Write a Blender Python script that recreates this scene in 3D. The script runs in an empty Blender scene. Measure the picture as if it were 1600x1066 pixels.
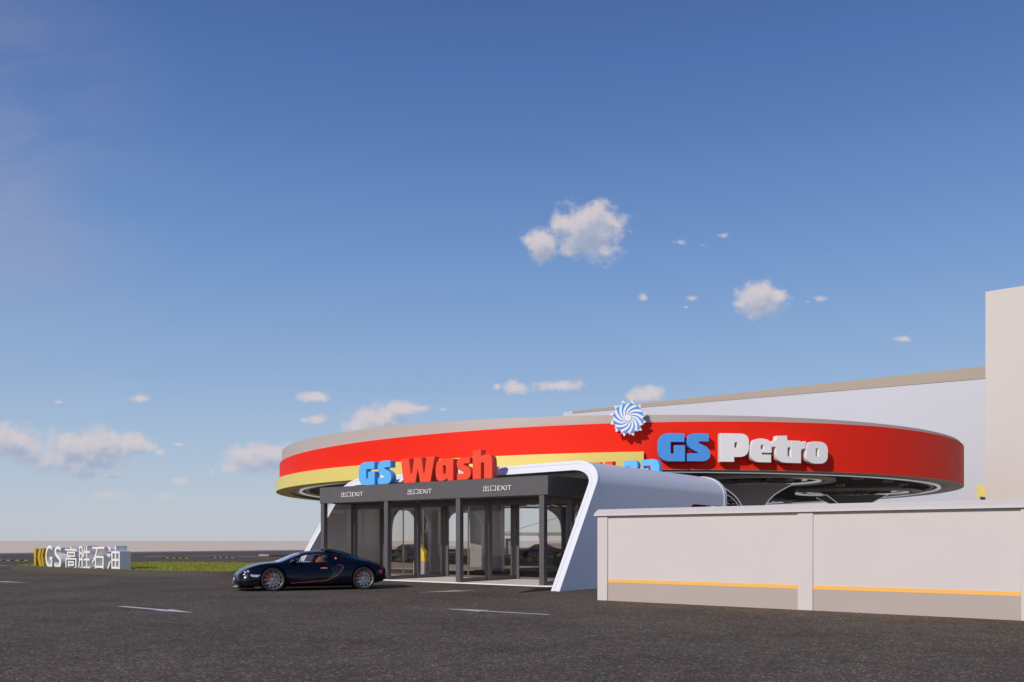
import bpy, bmesh, math, random
from mathutils import Vector, Matrix
from mathutils.bvhtree import BVHTree
R = math.radians
PI = math.pi
random.seed(7)
SC = bpy.context.scene
COL = SC.collection

# ------------------------------------------------------------------ camera
cam = bpy.data.cameras.new('camera')
camo = bpy.data.objects.new('camera', cam)
COL.objects.link(camo)
camo.location = (0, 0, 1.5)
camo.rotation_euler = (R(90), 0, 0)
cam.sensor_fit = 'HORIZONTAL'
cam.sensor_width = 36
cam.lens = 1370 / 1600 * 36
cam.shift_y = 312 / 1600
cam.clip_end = 20000
SC.camera = camo

# ------------------------------------------------------------------ light
SUN_H = Vector((-0.60, -0.80)).normalized()
SUN_E = R(27)
S = Vector((SUN_H.x * math.cos(SUN_E), SUN_H.y * math.cos(SUN_E), math.sin(SUN_E)))
sl = bpy.data.lights.new('sun', 'SUN')
sl.energy = 2.95
sl.angle = R(0.5)
sl.color = (1.0, 0.915, 0.80)
so = bpy.data.objects.new('sun', sl)
COL.objects.link(so)
so.rotation_euler = S.to_track_quat('Z', 'Y').to_euler()
SC.view_settings.view_transform = 'Standard'
SC.view_settings.look = 'None'
SC.view_settings.exposure = 0
SC.view_settings.gamma = 1
SC.cycles.max_bounces = 8
SC.cycles.transparent_max_bounces = 24

# ------------------------------------------------------------------ sky with clouds
W = bpy.data.worlds.new('World')
SC.world = W
W.use_nodes = True
nt = W.node_tree
nt.nodes.clear()


def nd(t, typ, **kw):
    n = t.nodes.new(typ)
    for k, v in kw.items():
        setattr(n, k, v)
    return n


def lk(t, a, b):
    t.links.new(a, b)


def math_node(t, op, a, b=None, c=None, clamp=False):
    n = nd(t, 'ShaderNodeMath', operation=op)
    n.use_clamp = clamp
    for i, v in enumerate((a, b, c)):
        if v is None:
            continue
        if isinstance(v, (int, float)):
            n.inputs[i].default_value = v
        else:
            lk(t, v, n.inputs[i])
    return n.outputs[0]


def px(u, v):
    return ((u - 800) / 1370, (845 - v) / 1370)


# clouds: centre and half size, as directions
CL = [(918, 362, 48, 36, 1.25), (848, 384, 22, 28, 1.15), (826, 376, 18, 12, .8), (882, 350, 26, 18, 1), (945, 388, 34, 16, .9), (972, 368, 18, 14, .6), (915, 392, 44, 12, .5),
      (1188, 468, 32, 24, 1.2), (1215, 461, 22, 13, .9), (1158, 475, 16, 9, .8), (1188, 488, 16, 14, .8),
      (1004, 466, 15, 9, .62), (1080, 466, 16, 7, .55), (1072, 480, 9, 4, .5), (1062, 378, 30, 10, .5), (1130, 369, 18, 8, .65), (1100, 383, 16, 6, .45), (1282, 466, 24, 9, .55), (1262, 472, 14, 6, .4),
      (803, 607, 20, 12, 1), (870, 603, 40, 10, 1), (778, 605, 12, 7, .8), (492, 621, 22, 9, 1), (495, 655, 20, 10, .9), (478, 656, 14, 5, .6),
      (592, 655, 44, 26, 1), (628, 638, 34, 15, 1), (572, 664, 30, 20, 1), (650, 638, 40, 9, .7), (690, 640, 30, 6, .4),
      (218, 622, 24, 9, .9), (92, 629, 14, 6, .65), (16, 690, 54, 26, 1.05), (45, 702, 50, 18, 1), (110, 700, 62, 24, 1.05), (160, 694, 66, 22, 1.1), (150, 706, 60, 20, 1.1), (205, 698, 34, 16, 1),
      (92, 716, 60, 20, 1.1), (120, 726, 66, 16, 1), (150, 743, 52, 9, .9), (40, 720, 22, 11, .9), (170, 729, 40, 9, .9), (228, 699, 18, 10, .9), (250, 706, 14, 7, .65), (278, 694, 18, 5, .55),
      (395, 722, 44, 22, 1.05), (425, 710, 40, 18, 1.05), (365, 732, 26, 12, 1), (450, 730, 30, 20, 1), (332, 738, 10, 9, .55), (278, 751, 15, 6, .9),
      (170, 773, 28, 9, .9), (260, 776, 24, 9, .9), (108, 775, 22, 5, .7), (98, 795, 18, 5, .7), (270, 797, 16, 3, .6), (400, 803, 60, 6, .5), (1012, 616, 28, 14, 1), (988, 620, 14, 8, .8), (1412, 530, 34, 9, .5),
      (1700, 640, 60, 22, 1), (-120, 700, 80, 26, 1), (-300, 640, 60, 20, 1)]

g = bpy.data.node_groups.new('cloud_field', 'ShaderNodeTree')
g.interface.new_socket('Vector', in_out='INPUT', socket_type='NodeSocketVector')
g.interface.new_socket('Value', in_out='OUTPUT', socket_type='NodeSocketFloat')
gi = nd(g, 'NodeGroupInput')
go = nd(g, 'NodeGroupOutput')
acc = None
for (u, v, ru, rv, wt) in CL:
    a, b = px(u, v)
    s1 = nd(g, 'ShaderNodeVectorMath', operation='SUBTRACT')
    lk(g, gi.outputs[0], s1.inputs[0])
    s1.inputs[1].default_value = (a, b, 0)
    s2 = nd(g, 'ShaderNodeVectorMath', operation='MULTIPLY')
    lk(g, s1.outputs[0], s2.inputs[0])
    s2.inputs[1].default_value = (1370 / ru / 1.25, 1370 / rv / 1.25, 0)
    s3 = nd(g, 'ShaderNodeVectorMath', operation='LENGTH')
    lk(g, s2.outputs[0], s3.inputs[0])
    val = math_node(g, 'SUBTRACT', wt, s3.outputs['Value'])
    if acc is None:
        acc = val
    else:
        acc = math_node(g, 'SMOOTH_MAX', acc, val, 0.12)
lk(g, acc, go.inputs[0])

tc = nd(nt, 'ShaderNodeTexCoord')
sep = nd(nt, 'ShaderNodeSeparateXYZ')
lk(nt, tc.outputs['Generated'], sep.inputs[0])
ysafe = math_node(nt, 'MAXIMUM', sep.outputs[1], 0.02)
pxn = math_node(nt, 'DIVIDE', sep.outputs[0], ysafe)
pzn = math_node(nt, 'DIVIDE', sep.outputs[2], ysafe)
comb = nd(nt, 'ShaderNodeCombineXYZ')
lk(nt, pxn, comb.inputs[0])
lk(nt, pzn, comb.inputs[1])


def noise(t, vec, scale, detail=6, rough=0.6, dist=0.0):
    n = nd(t, 'ShaderNodeTexNoise')
    n.inputs['Scale'].default_value = scale
    n.inputs['Detail'].default_value = detail
    n.inputs['Roughness'].default_value = rough
    n.inputs['Distortion'].default_value = dist
    if vec is not None:
        lk(t, vec, n.inputs['Vector'])
    return n


def ramp(t, fac, stops):
    n = nd(t, 'ShaderNodeValToRGB')
    e = n.color_ramp.elements
    while len(e) < len(stops):
        e.new(0.5)
    for i, (p, c) in enumerate(stops):
        e[i].position = p
        e[i].color = c if len(c) == 4 else (*c, 1)
    lk(t, fac, n.inputs[0])
    return n


def density(vec):
    gn = nd(nt, 'ShaderNodeGroup')
    gn.node_tree = g
    lk(nt, vec, gn.inputs[0])
    n1 = noise(nt, vec, 34, 8, 0.62)
    n2 = noise(nt, vec, 11, 3, 0.5)
    m = math_node(nt, 'MULTIPLY_ADD', math_node(nt, 'SUBTRACT', n1.outputs[0], 0.5), 1.7, gn.outputs[0])
    m = math_node(nt, 'MULTIPLY_ADD', math_node(nt, 'SUBTRACT', n2.outputs[0], 0.5), 0.5, m)
    n3 = noise(nt, vec, 95, 6, 0.65)
    m = math_node(nt, 'MULTIPLY_ADD', math_node(nt, 'SUBTRACT', n3.outputs[0], 0.5), 0.6, m)
    return m


def shifted(dx, dz):
    a = nd(nt, 'ShaderNodeVectorMath', operation='ADD')
    lk(nt, comb.outputs[0], a.inputs[0])
    a.inputs[1].default_value = (dx, dz, 0)
    return a.outputs[0]


dA = density(comb.outputs[0])
dB = density(shifted(-0.004, 0.013))
mr = nd(nt, 'ShaderNodeMapRange', interpolation_type='SMOOTHSTEP')
lk(nt, dA, mr.inputs[0])
mr.inputs[1].default_value = 0.0
mr.inputs[2].default_value = 0.72
front = math_node(nt, 'GREATER_THAN', sep.outputs[1], 0.05)
alpha = math_node(nt, 'MULTIPLY', math_node(nt, 'MULTIPLY', mr.outputs[0], front), 0.93)
# clouds thin out towards the horizon haze
hz = nd(nt, 'ShaderNodeMapRange', interpolation_type='SMOOTHSTEP')
lk(nt, pzn, hz.inputs[0])
hz.inputs[1].default_value = 0.015
hz.inputs[2].default_value = 0.13
hz.inputs[3].default_value = 0.22
hz.inputs[4].default_value = 1.0
alpha = math_node(nt, 'MULTIPLY', alpha, hz.outputs[0])
shade = nd(nt, 'ShaderNodeMapRange', interpolation_type='SMOOTHSTEP')
lk(nt, math_node(nt, 'SUBTRACT', math_node(nt, 'MULTIPLY', dB, 1.0), math_node(nt, 'MULTIPLY', dA, 0.35)), shade.inputs[0])
shade.inputs[1].default_value = -0.25
shade.inputs[2].default_value = 0.95
cc = ramp(nt, shade.outputs[0], [(0.0, (0.66, 0.60, 0.62)), (0.38, (0.56, 0.54, 0.60)), (0.7, (0.43, 0.46, 0.57)), (1.0, (0.34, 0.39, 0.52))])

sky = nd(nt, 'ShaderNodeTexSky')
sky.sky_type = 'NISHITA'
sky.sun_disc = False
sky.sun_elevation = SUN_E
sky.sun_rotation = math.atan2(SUN_H.x, SUN_H.y)
sky.altitude = 200
sky.air_density = 1.0
sky.dust_density = 0.9
sky.ozone_density = 2.5
SKY_K = 0.10
bg = nd(nt, 'ShaderNodeBackground')
bg.inputs[1].default_value = SKY_K
def lin(r, g_, b):
    return tuple(((c / 255 + 0.055) / 1.055) ** 2.4 for c in (r, g_, b))


# clear-air gradient by elevation, blended with the Nishita sky
air = ramp(nt, math_node(nt, 'MAXIMUM', sep.outputs[2], 0.0), [
    (0.0, lin(196, 200, 209)), (0.05, lin(184, 197, 213)), (0.105, lin(168, 190, 216)), (0.175, lin(147, 176, 214)),
    (0.30, lin(114, 151, 204)), (0.42, lin(88, 124, 184)), (0.525, lin(72, 104, 166)), (0.75, lin(58, 88, 150)), (1.0, lin(48, 76, 138))])
air_s = nd(nt, 'ShaderNodeVectorMath', operation='SCALE')
lk(nt, air.outputs[0], air_s.inputs[0])
air_s.inputs['Scale'].default_value = 1 / SKY_K
hs = nd(nt, 'ShaderNodeMix', data_type='RGBA')
hs.inputs[0].default_value = 0.88
lk(nt, sky.outputs[0], hs.inputs[6])
lk(nt, air_s.outputs[0], hs.inputs[7])
# faint high cirrus at far left
cz = nd(nt, 'ShaderNodeVectorMath', operation='MULTIPLY')
lk(nt, comb.outputs[0], cz.inputs[0])
cz.inputs[1].default_value = (1.0, 3.2, 1)
cn = noise(nt, cz.outputs[0], 3.2, 6, 0.55, 0.6)
cd = nd(nt, 'ShaderNodeVectorMath', operation='SUBTRACT')
lk(nt, comb.outputs[0], cd.inputs[0])
cd.inputs[1].default_value = (-0.66, 0.42, 0)
cl_ = nd(nt, 'ShaderNodeVectorMath', operation='LENGTH')
lk(nt, cd.outputs[0], cl_.inputs[0])
cm = nd(nt, 'ShaderNodeMapRange', interpolation_type='SMOOTHSTEP')
lk(nt, cl_.outputs['Value'], cm.inputs[0])
cm.inputs[1].default_value = 0.34
cm.inputs[2].default_value = 0.0
cir = math_node(nt, 'MULTIPLY', math_node(nt, 'MULTIPLY', cm.outputs[0], math_node(nt, 'MULTIPLY_ADD', cn.outputs[0], 2.2, -0.75, clamp=True)), 0.6)
cir = math_node(nt, 'MULTIPLY', cir, front)
mxc = nd(nt, 'ShaderNodeMix', data_type='RGBA')
lk(nt, cir, mxc.inputs[0])
lk(nt, hs.outputs[2], mxc.inputs[6])
mxc.inputs[7].default_value = (0.42 / SKY_K, 0.38 / SKY_K, 0.45 / SKY_K, 1)
mx = nd(nt, 'ShaderNodeMix', data_type='RGBA')
lk(nt, alpha, mx.inputs[0])
lk(nt, mxc.outputs[2], mx.inputs[6])
sc_ = nd(nt, 'ShaderNodeVectorMath', operation='SCALE')
lk(nt, cc.outputs[0], sc_.inputs[0])
sc_.inputs['Scale'].default_value = 1 / SKY_K
lk(nt, sc_.outputs[0], mx.inputs[7])
lk(nt, mx.outputs[2], bg.inputs[0])
wo = nd(nt, 'ShaderNodeOutputWorld')
lk(nt, bg.outputs[0], wo.inputs[0])


# ------------------------------------------------------------------ materials
def mat(name, color, rough=0.5, metal=0.0, spec=0.5, coat=0.0, var=0.0, vscale=3.0, bump=0.0, bscale=40.0):
    m = bpy.data.materials.new(name)
    m.use_nodes = True
    t = m.node_tree
    b = t.nodes['Principled BSDF']
    b.inputs['Base Color'].default_value = (*color, 1)
    b.inputs['Roughness'].default_value = rough
    b.inputs['Metallic'].default_value = metal
    b.inputs['Specular IOR Level'].default_value = spec
    b.inputs['Coat Weight'].default_value = coat
    b.inputs['Coat Roughness'].default_value = 0.03
    if var or bump:
        c = nd(t, 'ShaderNodeTexCoord')
        if var:
            n = noise(t, c.outputs['Object'], vscale, 5, 0.6)
            r = ramp(t, n.outputs[0], [(0.25, tuple(x * (1 - var) for x in color)), (0.75, tuple(min(1, x * (1 + var)) for x in color))])
            lk(t, r.outputs[0], b.inputs['Base Color'])
            r2 = math_node(t, 'MULTIPLY_ADD', n.outputs[0], 0.25, rough - 0.12)
            lk(t, r2, b.inputs['Roughness'])
        if bump:
            n = noise(t, c.outputs['Object'], bscale, 4, 0.6)
            bp = nd(t, 'ShaderNodeBump')
            bp.inputs['Strength'].default_value = bump
            bp.inputs['Distance'].default_value = 0.01
            lk(t, n.outputs[0], bp.inputs['Height'])
            lk(t, bp.outputs[0], b.inputs['Normal'])
    return m


def glass_mat(name, tint, refl=1.0, rough=0.01):
    m = bpy.data.materials.new(name)
    m.use_nodes = True
    t = m.node_tree
    t.nodes.clear()
    o = nd(t, 'ShaderNodeOutputMaterial')
    tr = nd(t, 'ShaderNodeBsdfTransparent')
    tr.inputs[0].default_value = (*tint, 1)
    gl = nd(t, 'ShaderNodeBsdfGlossy')
    gl.inputs['Roughness'].default_value = rough
    lw = nd(t, 'ShaderNodeLayerWeight')
    lw.inputs[0].default_value = 0.5
    fz = math_node(t, 'POWER', lw.outputs['Facing'], 5.0)
    mxs = nd(t, 'ShaderNodeMixShader')
    lk(t, math_node(t, 'MULTIPLY', math_node(t, 'MULTIPLY_ADD', fz, 0.6, 0.045), refl, clamp=True), mxs.inputs[0])
    lk(t, tr.outputs[0], mxs.inputs[1])
    lk(t, gl.outputs[0], mxs.inputs[2])
    lk(t, mxs.outputs[0], o.inputs[0])
    return m


def asphalt_mat():
    m = bpy.data.materials.new('asphalt')
    m.use_nodes = True
    t = m.node_tree
    b = t.nodes['Principled BSDF']
    c = nd(t, 'ShaderNodeTexCoord')
    o = c.outputs['Object']
    big = noise(t, o, 0.35, 5, 0.6)
    mid = noise(t, o, 3.0, 6, 0.7)
    agg = nd(t, 'ShaderNodeTexVoronoi')
    agg.inputs['Scale'].default_value = 42
    lk(t, o, agg.inputs['Vector'])
    fine = noise(t, o, 60, 4, 0.85)
    v = math_node(t, 'MULTIPLY_ADD', big.outputs[0], 0.5, math_node(t, 'MULTIPLY', mid.outputs[0], 0.5))
    base = ramp(t, v, [(0.34, (0.106, 0.084, 0.064)), (0.5, (0.160, 0.124, 0.094)), (0.66, (0.218, 0.165, 0.126))])
    tint = noise(t, o, 1.6, 5, 0.75, 0.5)
    tr_ = ramp(t, tint.outputs[0], [(0.40, (0.86, 1.0, 0.94)), (0.50, (1.0, 1.0, 1.0)), (0.60, (1.06, 0.99, 0.985))])
    sepc = nd(t, 'ShaderNodeSeparateColor')
    lk(t, agg.outputs['Color'], sepc.inputs[0])
    spk = ramp(t, sepc.outputs[0], [(0.0, (0.45, 0.45, 0.45)), (0.5, (0.85, 0.85, 0.85)), (0.86, (1.1, 1.08, 1.05)), (0.93, (2.6, 2.5, 2.4)), (1.0, (3.4, 3.3, 3.1))])
    mu = nd(t, 'ShaderNodeMix', data_type='RGBA', blend_type='MULTIPLY')
    mu.inputs[0].default_value = 0.8
    lk(t, base.outputs[0], mu.inputs[6])
    lk(t, spk.outputs[0], mu.inputs[7])
    fr = ramp(t, fine.outputs[0], [(0.32, (0.40, 0.40, 0.40)), (0.5, (0.95, 0.95, 0.95)), (0.68, (1.75, 1.75, 1.75))])
    mu2 = nd(t, 'ShaderNodeMix', data_type='RGBA', blend_type='MULTIPLY')
    mu2.inputs[0].default_value = 0.8
    lk(t, mu.outputs[2], mu2.inputs[6])
    lk(t, fr.outputs[0], mu2.inputs[7])
    mu3 = nd(t, 'ShaderNodeMix', data_type='RGBA', blend_type='MULTIPLY')
    mu3.inputs[0].default_value = 1.0
    lk(t, mu2.outputs[2], mu3.inputs[6])
    lk(t, tr_.outputs[0], mu3.inputs[7])
    lk(t, mu3.outputs[2], b.inputs['Base Color'])
    b.inputs['Roughness'].default_value = 0.85
    b.inputs['Specular IOR Level'].default_value = 0.1
    bp = nd(t, 'ShaderNodeBump')
    bp.inputs['Strength'].default_value = 0.6
    bp.inputs['Distance'].default_value = 0.012
    lk(t, math_node(t, 'ADD', agg.outputs['Distance'], fine.outputs[0]), bp.inputs['Height'])
    lk(t, bp.outputs[0], b.inputs['Normal'])
    return m


M = {}
M['asphalt'] = asphalt_mat()
M['sand'] = mat('pale_ground', (0.93, 0.75, 0.55), 0.95, spec=0.1, var=0.05, vscale=0.05)
M['slab'] = mat('pale_concrete', (0.93, 0.885, 0.83), 0.7, var=0.06, vscale=1.5, bump=0.2)
M['kerb'] = mat('kerb_concrete', (0.078, 0.066, 0.054), 0.85, var=0.12, vscale=4, bump=0.3)
M['soil'] = mat('turf_soil', (0.20, 0.21, 0.05), 0.95, var=0.25, vscale=6, bump=0.5)
M['grass'] = mat('grass_blades', (0.29, 0.31, 0.06), 0.7, spec=0.2, var=0.25, vscale=2.5)
M['paint'] = mat('road_paint', (0.75, 0.73, 0.70), 0.7, var=0.08, vscale=12)
M['wall'] = mat('wall_render', (0.665, 0.61, 0.60), 0.75, spec=0.25, var=0.02, vscale=0.9, bump=0.05, bscale=120)
M['wall_low'] = mat('wall_plinth', (0.475, 0.405, 0.375), 0.75, spec=0.25, var=0.02, vscale=0.9, bump=0.05, bscale=120)
M['wall_cap'] = mat('wall_coping', (0.68, 0.63, 0.61), 0.6, spec=0.3, var=0.02, vscale=1.5)
M['amber'] = mat('amber_paint', (0.95, 0.50, 0.11), 0.6)
M['white'] = mat('white_cladding', (0.80, 0.80, 0.84), 0.32, spec=0.45, var=0.015, vscale=0.6)
M['rim'] = mat('white_rim', (0.84, 0.85, 0.90), 0.4, spec=0.4)
M['frame'] = mat('dark_frame', (0.145, 0.132, 0.135), 0.34, metal=0.25, spec=0.5, var=0.06, vscale=2)
M['glass'] = glass_mat('pane_glass', (0.95, 0.93, 0.91), 0.8)
M['red'] = mat('red_fascia', (0.90, 0.028, 0.012), 0.55, spec=0.10, var=0.02, vscale=0.5)
M['yellow'] = mat('yellow_fascia', (0.80, 0.66, 0.17), 0.4, spec=0.4)
M['grey'] = mat('grey_parapet', (0.50, 0.44, 0.41), 0.5, spec=0.4, var=0.02, vscale=0.5)
M['letter_blue'] = mat('letter_blue', (0.095, 0.33, 0.80), 0.4, spec=0.15)
M['letter_sky'] = mat('letter_sky_blue', (0.14, 0.49, 0.95), 0.4, spec=0.12)
M['letter_red'] = mat('letter_red', (0.97, 0.095, 0.05), 0.4, spec=0.12)
M['letter_white'] = mat('letter_white', (0.90, 0.88, 0.87), 0.4, spec=0.4)
M['soffit'] = mat('dark_soffit', (0.085, 0.075, 0.066), 0.6, spec=0.3, var=0.5, vscale=1.4, bump=0.4, bscale=8)
M['bronze'] = mat('bronze_ring', (0.72, 0.66, 0.58), 0.4)
M['rail'] = mat('white_rail', (0.72, 0.74, 0.78), 0.3, spec=0.5)
M['column'] = mat('dark_column', (0.33, 0.33, 0.35), 0.4)
M['far_wall'] = mat('pale_metal_wall', (0.56, 0.575, 0.645), 0.45, spec=0.4, var=0.015, vscale=0.1)
M['far_trim'] = mat('taupe_trim', (0.40, 0.335, 0.275), 0.6)
M['tower'] = mat('tower_render', (0.64, 0.595, 0.565), 0.75, spec=0.25, var=0.015, vscale=0.15)
M['gold'] = mat('gold_metal', (0.90, 0.62, 0.06), 0.3, metal=0.55)
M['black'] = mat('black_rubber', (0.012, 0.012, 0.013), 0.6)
M['car'] = mat('midnight_paint', (0.002, 0.003, 0.010), 0.25, metal=0.0, spec=0.15, coat=0.35)
M['car_blk'] = mat('gloss_black', (0.004, 0.004, 0.005), 0.2, spec=0.5, coat=0.6)
M['tyre'] = mat('tyre_rubber', (0.012, 0.012, 0.012), 0.75)
M['alloy'] = mat('alloy_rim', (0.36, 0.34, 0.34), 0.3, metal=0.8)
M['steel'] = mat('steel', (0.6, 0.6, 0.62), 0.25, metal=0.9)
M['caliper'] = mat('red_caliper', (0.55, 0.02, 0.015), 0.4)
M['copper'] = mat('orange_copper', (0.72, 0.22, 0.08), 0.35, metal=0.2)
M['leather'] = mat('orange_leather', (0.60, 0.20, 0.07), 0.5)
M['lamp'] = mat('lamp_lens', (0.8, 0.82, 0.86), 0.1, metal=0.6)
M['tail'] = mat('tail_lens', (0.45, 0.01, 0.02), 0.15)
M['car_glass'] = glass_mat('car_glass', (0.82, 0.81, 0.81), 1.3)
M['screen'] = mat('windscreen', (0.34, 0.34, 0.42), 0.06, spec=0.9, coat=1.0)  # pale lilac base paints in the sky reflected by the glass
M['mach_yellow'] = mat('machine_yellow', (0.80, 0.60, 0.06), 0.4)
M['hump'] = mat('worn_yellow', (0.42, 0.32, 0.10), 0.8)
M['line'] = mat('worn_line', (0.42, 0.40, 0.38), 0.8)
M['bounce_pad'] = mat('bounce_concrete', (0.40, 0.36, 0.33), 0.8, var=0.1, vscale=0.5)
M['trim'] = mat('dark_copper', (0.34, 0.09, 0.035), 0.4)
M['lime'] = mat('lime_plastic', (0.55, 0.75, 0.05), 0.5)
M['led'] = mat('led_strip', (0.75, 0.76, 0.8), 0.3)
M['led'].node_tree.nodes['Principled BSDF'].inputs['Emission Color'].default_value = (0.9, 0.93, 1, 1)
M['led'].node_tree.nodes['Principled BSDF'].inputs['Emission Strength'].default_value = 0.28
M['panel'] = mat('light_panel', (0.5, 0.48, 0.44), 0.5)


# ------------------------------------------------------------------ helpers
class MB:
    def __init__(s):
        s.v = []
        s.f = []

    def add(s, vs, fs, M4=None):
        b = len(s.v)
        for p in vs:
            p = Vector(p)
            if M4 is not None:
                p = M4 @ p
            s.v.append(tuple(p))
        for f in fs:
            s.f.append([b + i for i in f])
        return s

    def box(s, x0, x1, y0, y1, z0, z1, M4=None):
        vs = [(x0, y0, z0), (x1, y0, z0), (x1, y1, z0), (x0, y1, z0), (x0, y0, z1), (x1, y0, z1), (x1, y1, z1), (x0, y1, z1)]
        fs = [(0, 3, 2, 1), (4, 5, 6, 7), (0, 1, 5, 4), (1, 2, 6, 5), (2, 3, 7, 6), (3, 0, 4, 7)]
        return s.add(vs, fs, M4)

    def prism(s, poly, y0, y1, M4=None):      # poly in xz, extruded along y
        n = len(poly)
        vs = [(a, y0, b) for a, b in poly] + [(a, y1, b) for a, b in poly]
        fs = [tuple(range(n)), tuple(range(2 * n - 1, n - 1, -1))]
        fs += [(i, i + n, (i + 1) % n + n, (i + 1) % n) for i in range(n)]
        return s.add(vs, fs, M4)

    def slab(s, poly, z0, z1, M4=None):       # poly in xy, extruded along z
        n = len(poly)
        vs = [(a, b, z0) for a, b in poly] + [(a, b, z1) for a, b in poly]
        fs = [tuple(range(n - 1, -1, -1)), tuple(range(n, 2 * n))]
        fs += [(i, (i + 1) % n, (i + 1) % n + n, i + n) for i in range(n)]
        return s.add(vs, fs, M4)

    def tube(s, pts, r, n=10, closed=False, M4=None):
        pts = [Vector(p) for p in pts]
        rings = []
        up0 = Vector((0, 0, 1))
        m = len(pts)
        vs, fs = [], []
        for i, p in enumerate(pts):
            a = pts[(i - 1) % m] if (closed or i > 0) else p
            b = pts[(i + 1) % m] if (closed or i < m - 1) else p
            d = (b - a).normalized()
            u = up0 if abs(d.z) < 0.95 else Vector((1, 0, 0))
            x = d.cross(u).normalized()
            y = x.cross(d).normalized()
            rr = r[i] if isinstance(r, (list, tuple)) else r
            for k in range(n):
                t = 2 * PI * k / n
                vs.append(p + x * math.cos(t) * rr + y * math.sin(t) * rr)
        for i in range(m if closed else m - 1):
            j = (i + 1) % m
            for k in range(n):
                k2 = (k + 1) % n
                fs.append((i * n + k, i * n + k2, j * n + k2, j * n + k))
        if not closed:
            fs.append(tuple(range(n - 1, -1, -1)))
            fs.append(tuple(range((m - 1) * n, m * n)))
        return s.add(vs, fs, M4)

    def lathe(s, prof, n=48, M4=None, closed=True, a0=0.0, a1=2 * PI):   # prof (r, z)
        m = len(prof)
        full = abs(a1 - a0 - 2 * PI) < 1e-6
        cnt = n if full else n + 1
        vs, fs = [], []
        for k in range(cnt):
            t = a0 + (a1 - a0) * k / n
            for r, z in prof:
                vs.append((r * math.cos(t), r * math.sin(t), z))
        for k in range(n):
            k2 = (k + 1) % cnt
            for i in range(m if closed else m - 1):
                j = (i + 1) % m
                fs.append((k * m + i, k2 * m + i, k2 * m + j, k * m + j))
        if not full and closed:
            fs.append(tuple(range(m)))
            fs.append(tuple(range((cnt - 1) * m + m - 1, (cnt - 1) * m - 1, -1)))
        return s.add(vs, fs, M4)


def link(name, me, material, parent=None, loc=None, rz=None, smooth=None):
    if isinstance(me, MB):
        d = bpy.data.meshes.new(name)
        d.from_pydata([tuple(p) for p in me.v], [], me.f)
        d.validate()
        bm = bmesh.new()
        bm.from_mesh(d)
        bmesh.ops.recalc_face_normals(bm, faces=bm.faces)
        bm.to_mesh(d)
        bm.free()
        me = d
    if material is not None:
        me.materials.clear()
        me.materials.append(material)
    if smooth is not None:
        me.shade_smooth()
        me.set_sharp_from_angle(angle=R(smooth))
    o = bpy.data.objects.new(name, me)
    COL.objects.link(o)
    if parent is not None:
        o.parent = parent
    if loc is not None:
        o.location = loc
    if rz is not None:
        o.rotation_euler = (0, 0, rz)
    return o


def thing(name, label, cat, loc=(0, 0, 0), rz=0.0, group=None):
    o = bpy.data.objects.new(name, None)
    o.empty_display_size = 0.3
    COL.objects.link(o)
    o.location = loc
    o.rotation_euler = (0, 0, rz)
    o['label'] = label
    o['category'] = cat
    if group:
        o['group'] = group
    return o


def tag(o, label, cat, group=None):
    o['label'] = label
    o['category'] = cat
    if group:
        o['group'] = group
    return o


def structure(o, kind='structure'):
    o['kind'] = kind
    return o


def bevel(o, w, seg=2, ang=30):
    bm = bmesh.new()
    bm.from_mesh(o.data)
    ed = [e for e in bm.edges if len(e.link_faces) == 2 and e.calc_face_angle(0) > R(ang)]
    bmesh.ops.bevel(bm, geom=ed, offset=w, segments=seg, affect='EDGES', profile=0.5)
    bm.to_mesh(o.data)
    bm.free()
    o.data.shade_smooth()
    o.data.set_sharp_from_angle(angle=R(40))
    return o


def boolean(o, cutter_mb, op='DIFFERENCE'):
    d = bpy.data.meshes.new('cut')
    d.from_pydata([tuple(p) for p in cutter_mb.v], [], cutter_mb.f)
    bm = bmesh.new()
    bm.from_mesh(d)
    bmesh.ops.recalc_face_normals(bm, faces=bm.faces)
    bm.to_mesh(d)
    bm.free()
    c = bpy.data.objects.new('cut', d)
    COL.objects.link(c)
    c.matrix_world = o.matrix_world.copy()
    mo = o.modifiers.new('b', 'BOOLEAN')
    mo.operation = op
    mo.solver = 'EXACT'
    mo.object = c
    bpy.context.view_layer.update()
    dg = bpy.context.evaluated_depsgraph_get()
    me = bpy.data.meshes.new_from_object(o.evaluated_get(dg))
    o.modifiers.clear()
    mats = [m for m in o.data.materials]
    o.data = me
    me.materials.clear()
    for m in mats:
        me.materials.append(m)
    bpy.data.objects.remove(c)


def arc(cx, cz, r, a0, a1, n=8):
    return [(cx + r * math.cos(R(a0 + (a1 - a0) * i / n)), cz + r * math.sin(R(a0 + (a1 - a0) * i / n))) for i in range(n + 1)]


def rounded(pts, seg=5):
    """polygon with (x, y, r) corners rounded by radius r"""
    out = []
    n = len(pts)
    for i, p in enumerate(pts):
        x, y = p[0], p[1]
        r = p[2] if len(p) > 2 else 0
        if r <= 0:
            out.append((x, y))
            continue
        a = Vector(pts[i - 1][:2]) - Vector((x, y))
        b = Vector(pts[(i + 1) % n][:2]) - Vector((x, y))
        r1 = min(r, a.length * 0.49 if len(pts[i - 1]) > 2 and pts[i - 1][2] > 0 else a.length * 0.95)
        r2 = min(r, b.length * 0.49 if len(pts[(i + 1) % n]) > 2 and pts[(i + 1) % n][2] > 0 else b.length * 0.95)
        pa = Vector((x, y)) + a.normalized() * r1
        pb = Vector((x, y)) + b.normalized() * r2
        pc = Vector((x, y))
        for k in range(seg + 1):
            t = k / seg
            # superelliptic corner: quadratic through the corner pulled out
            q = pa * (1 - t) ** 2 + pc * 2 * t * (1 - t) + pb * t ** 2
            out.append((q.x, q.y))
    return out


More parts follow.
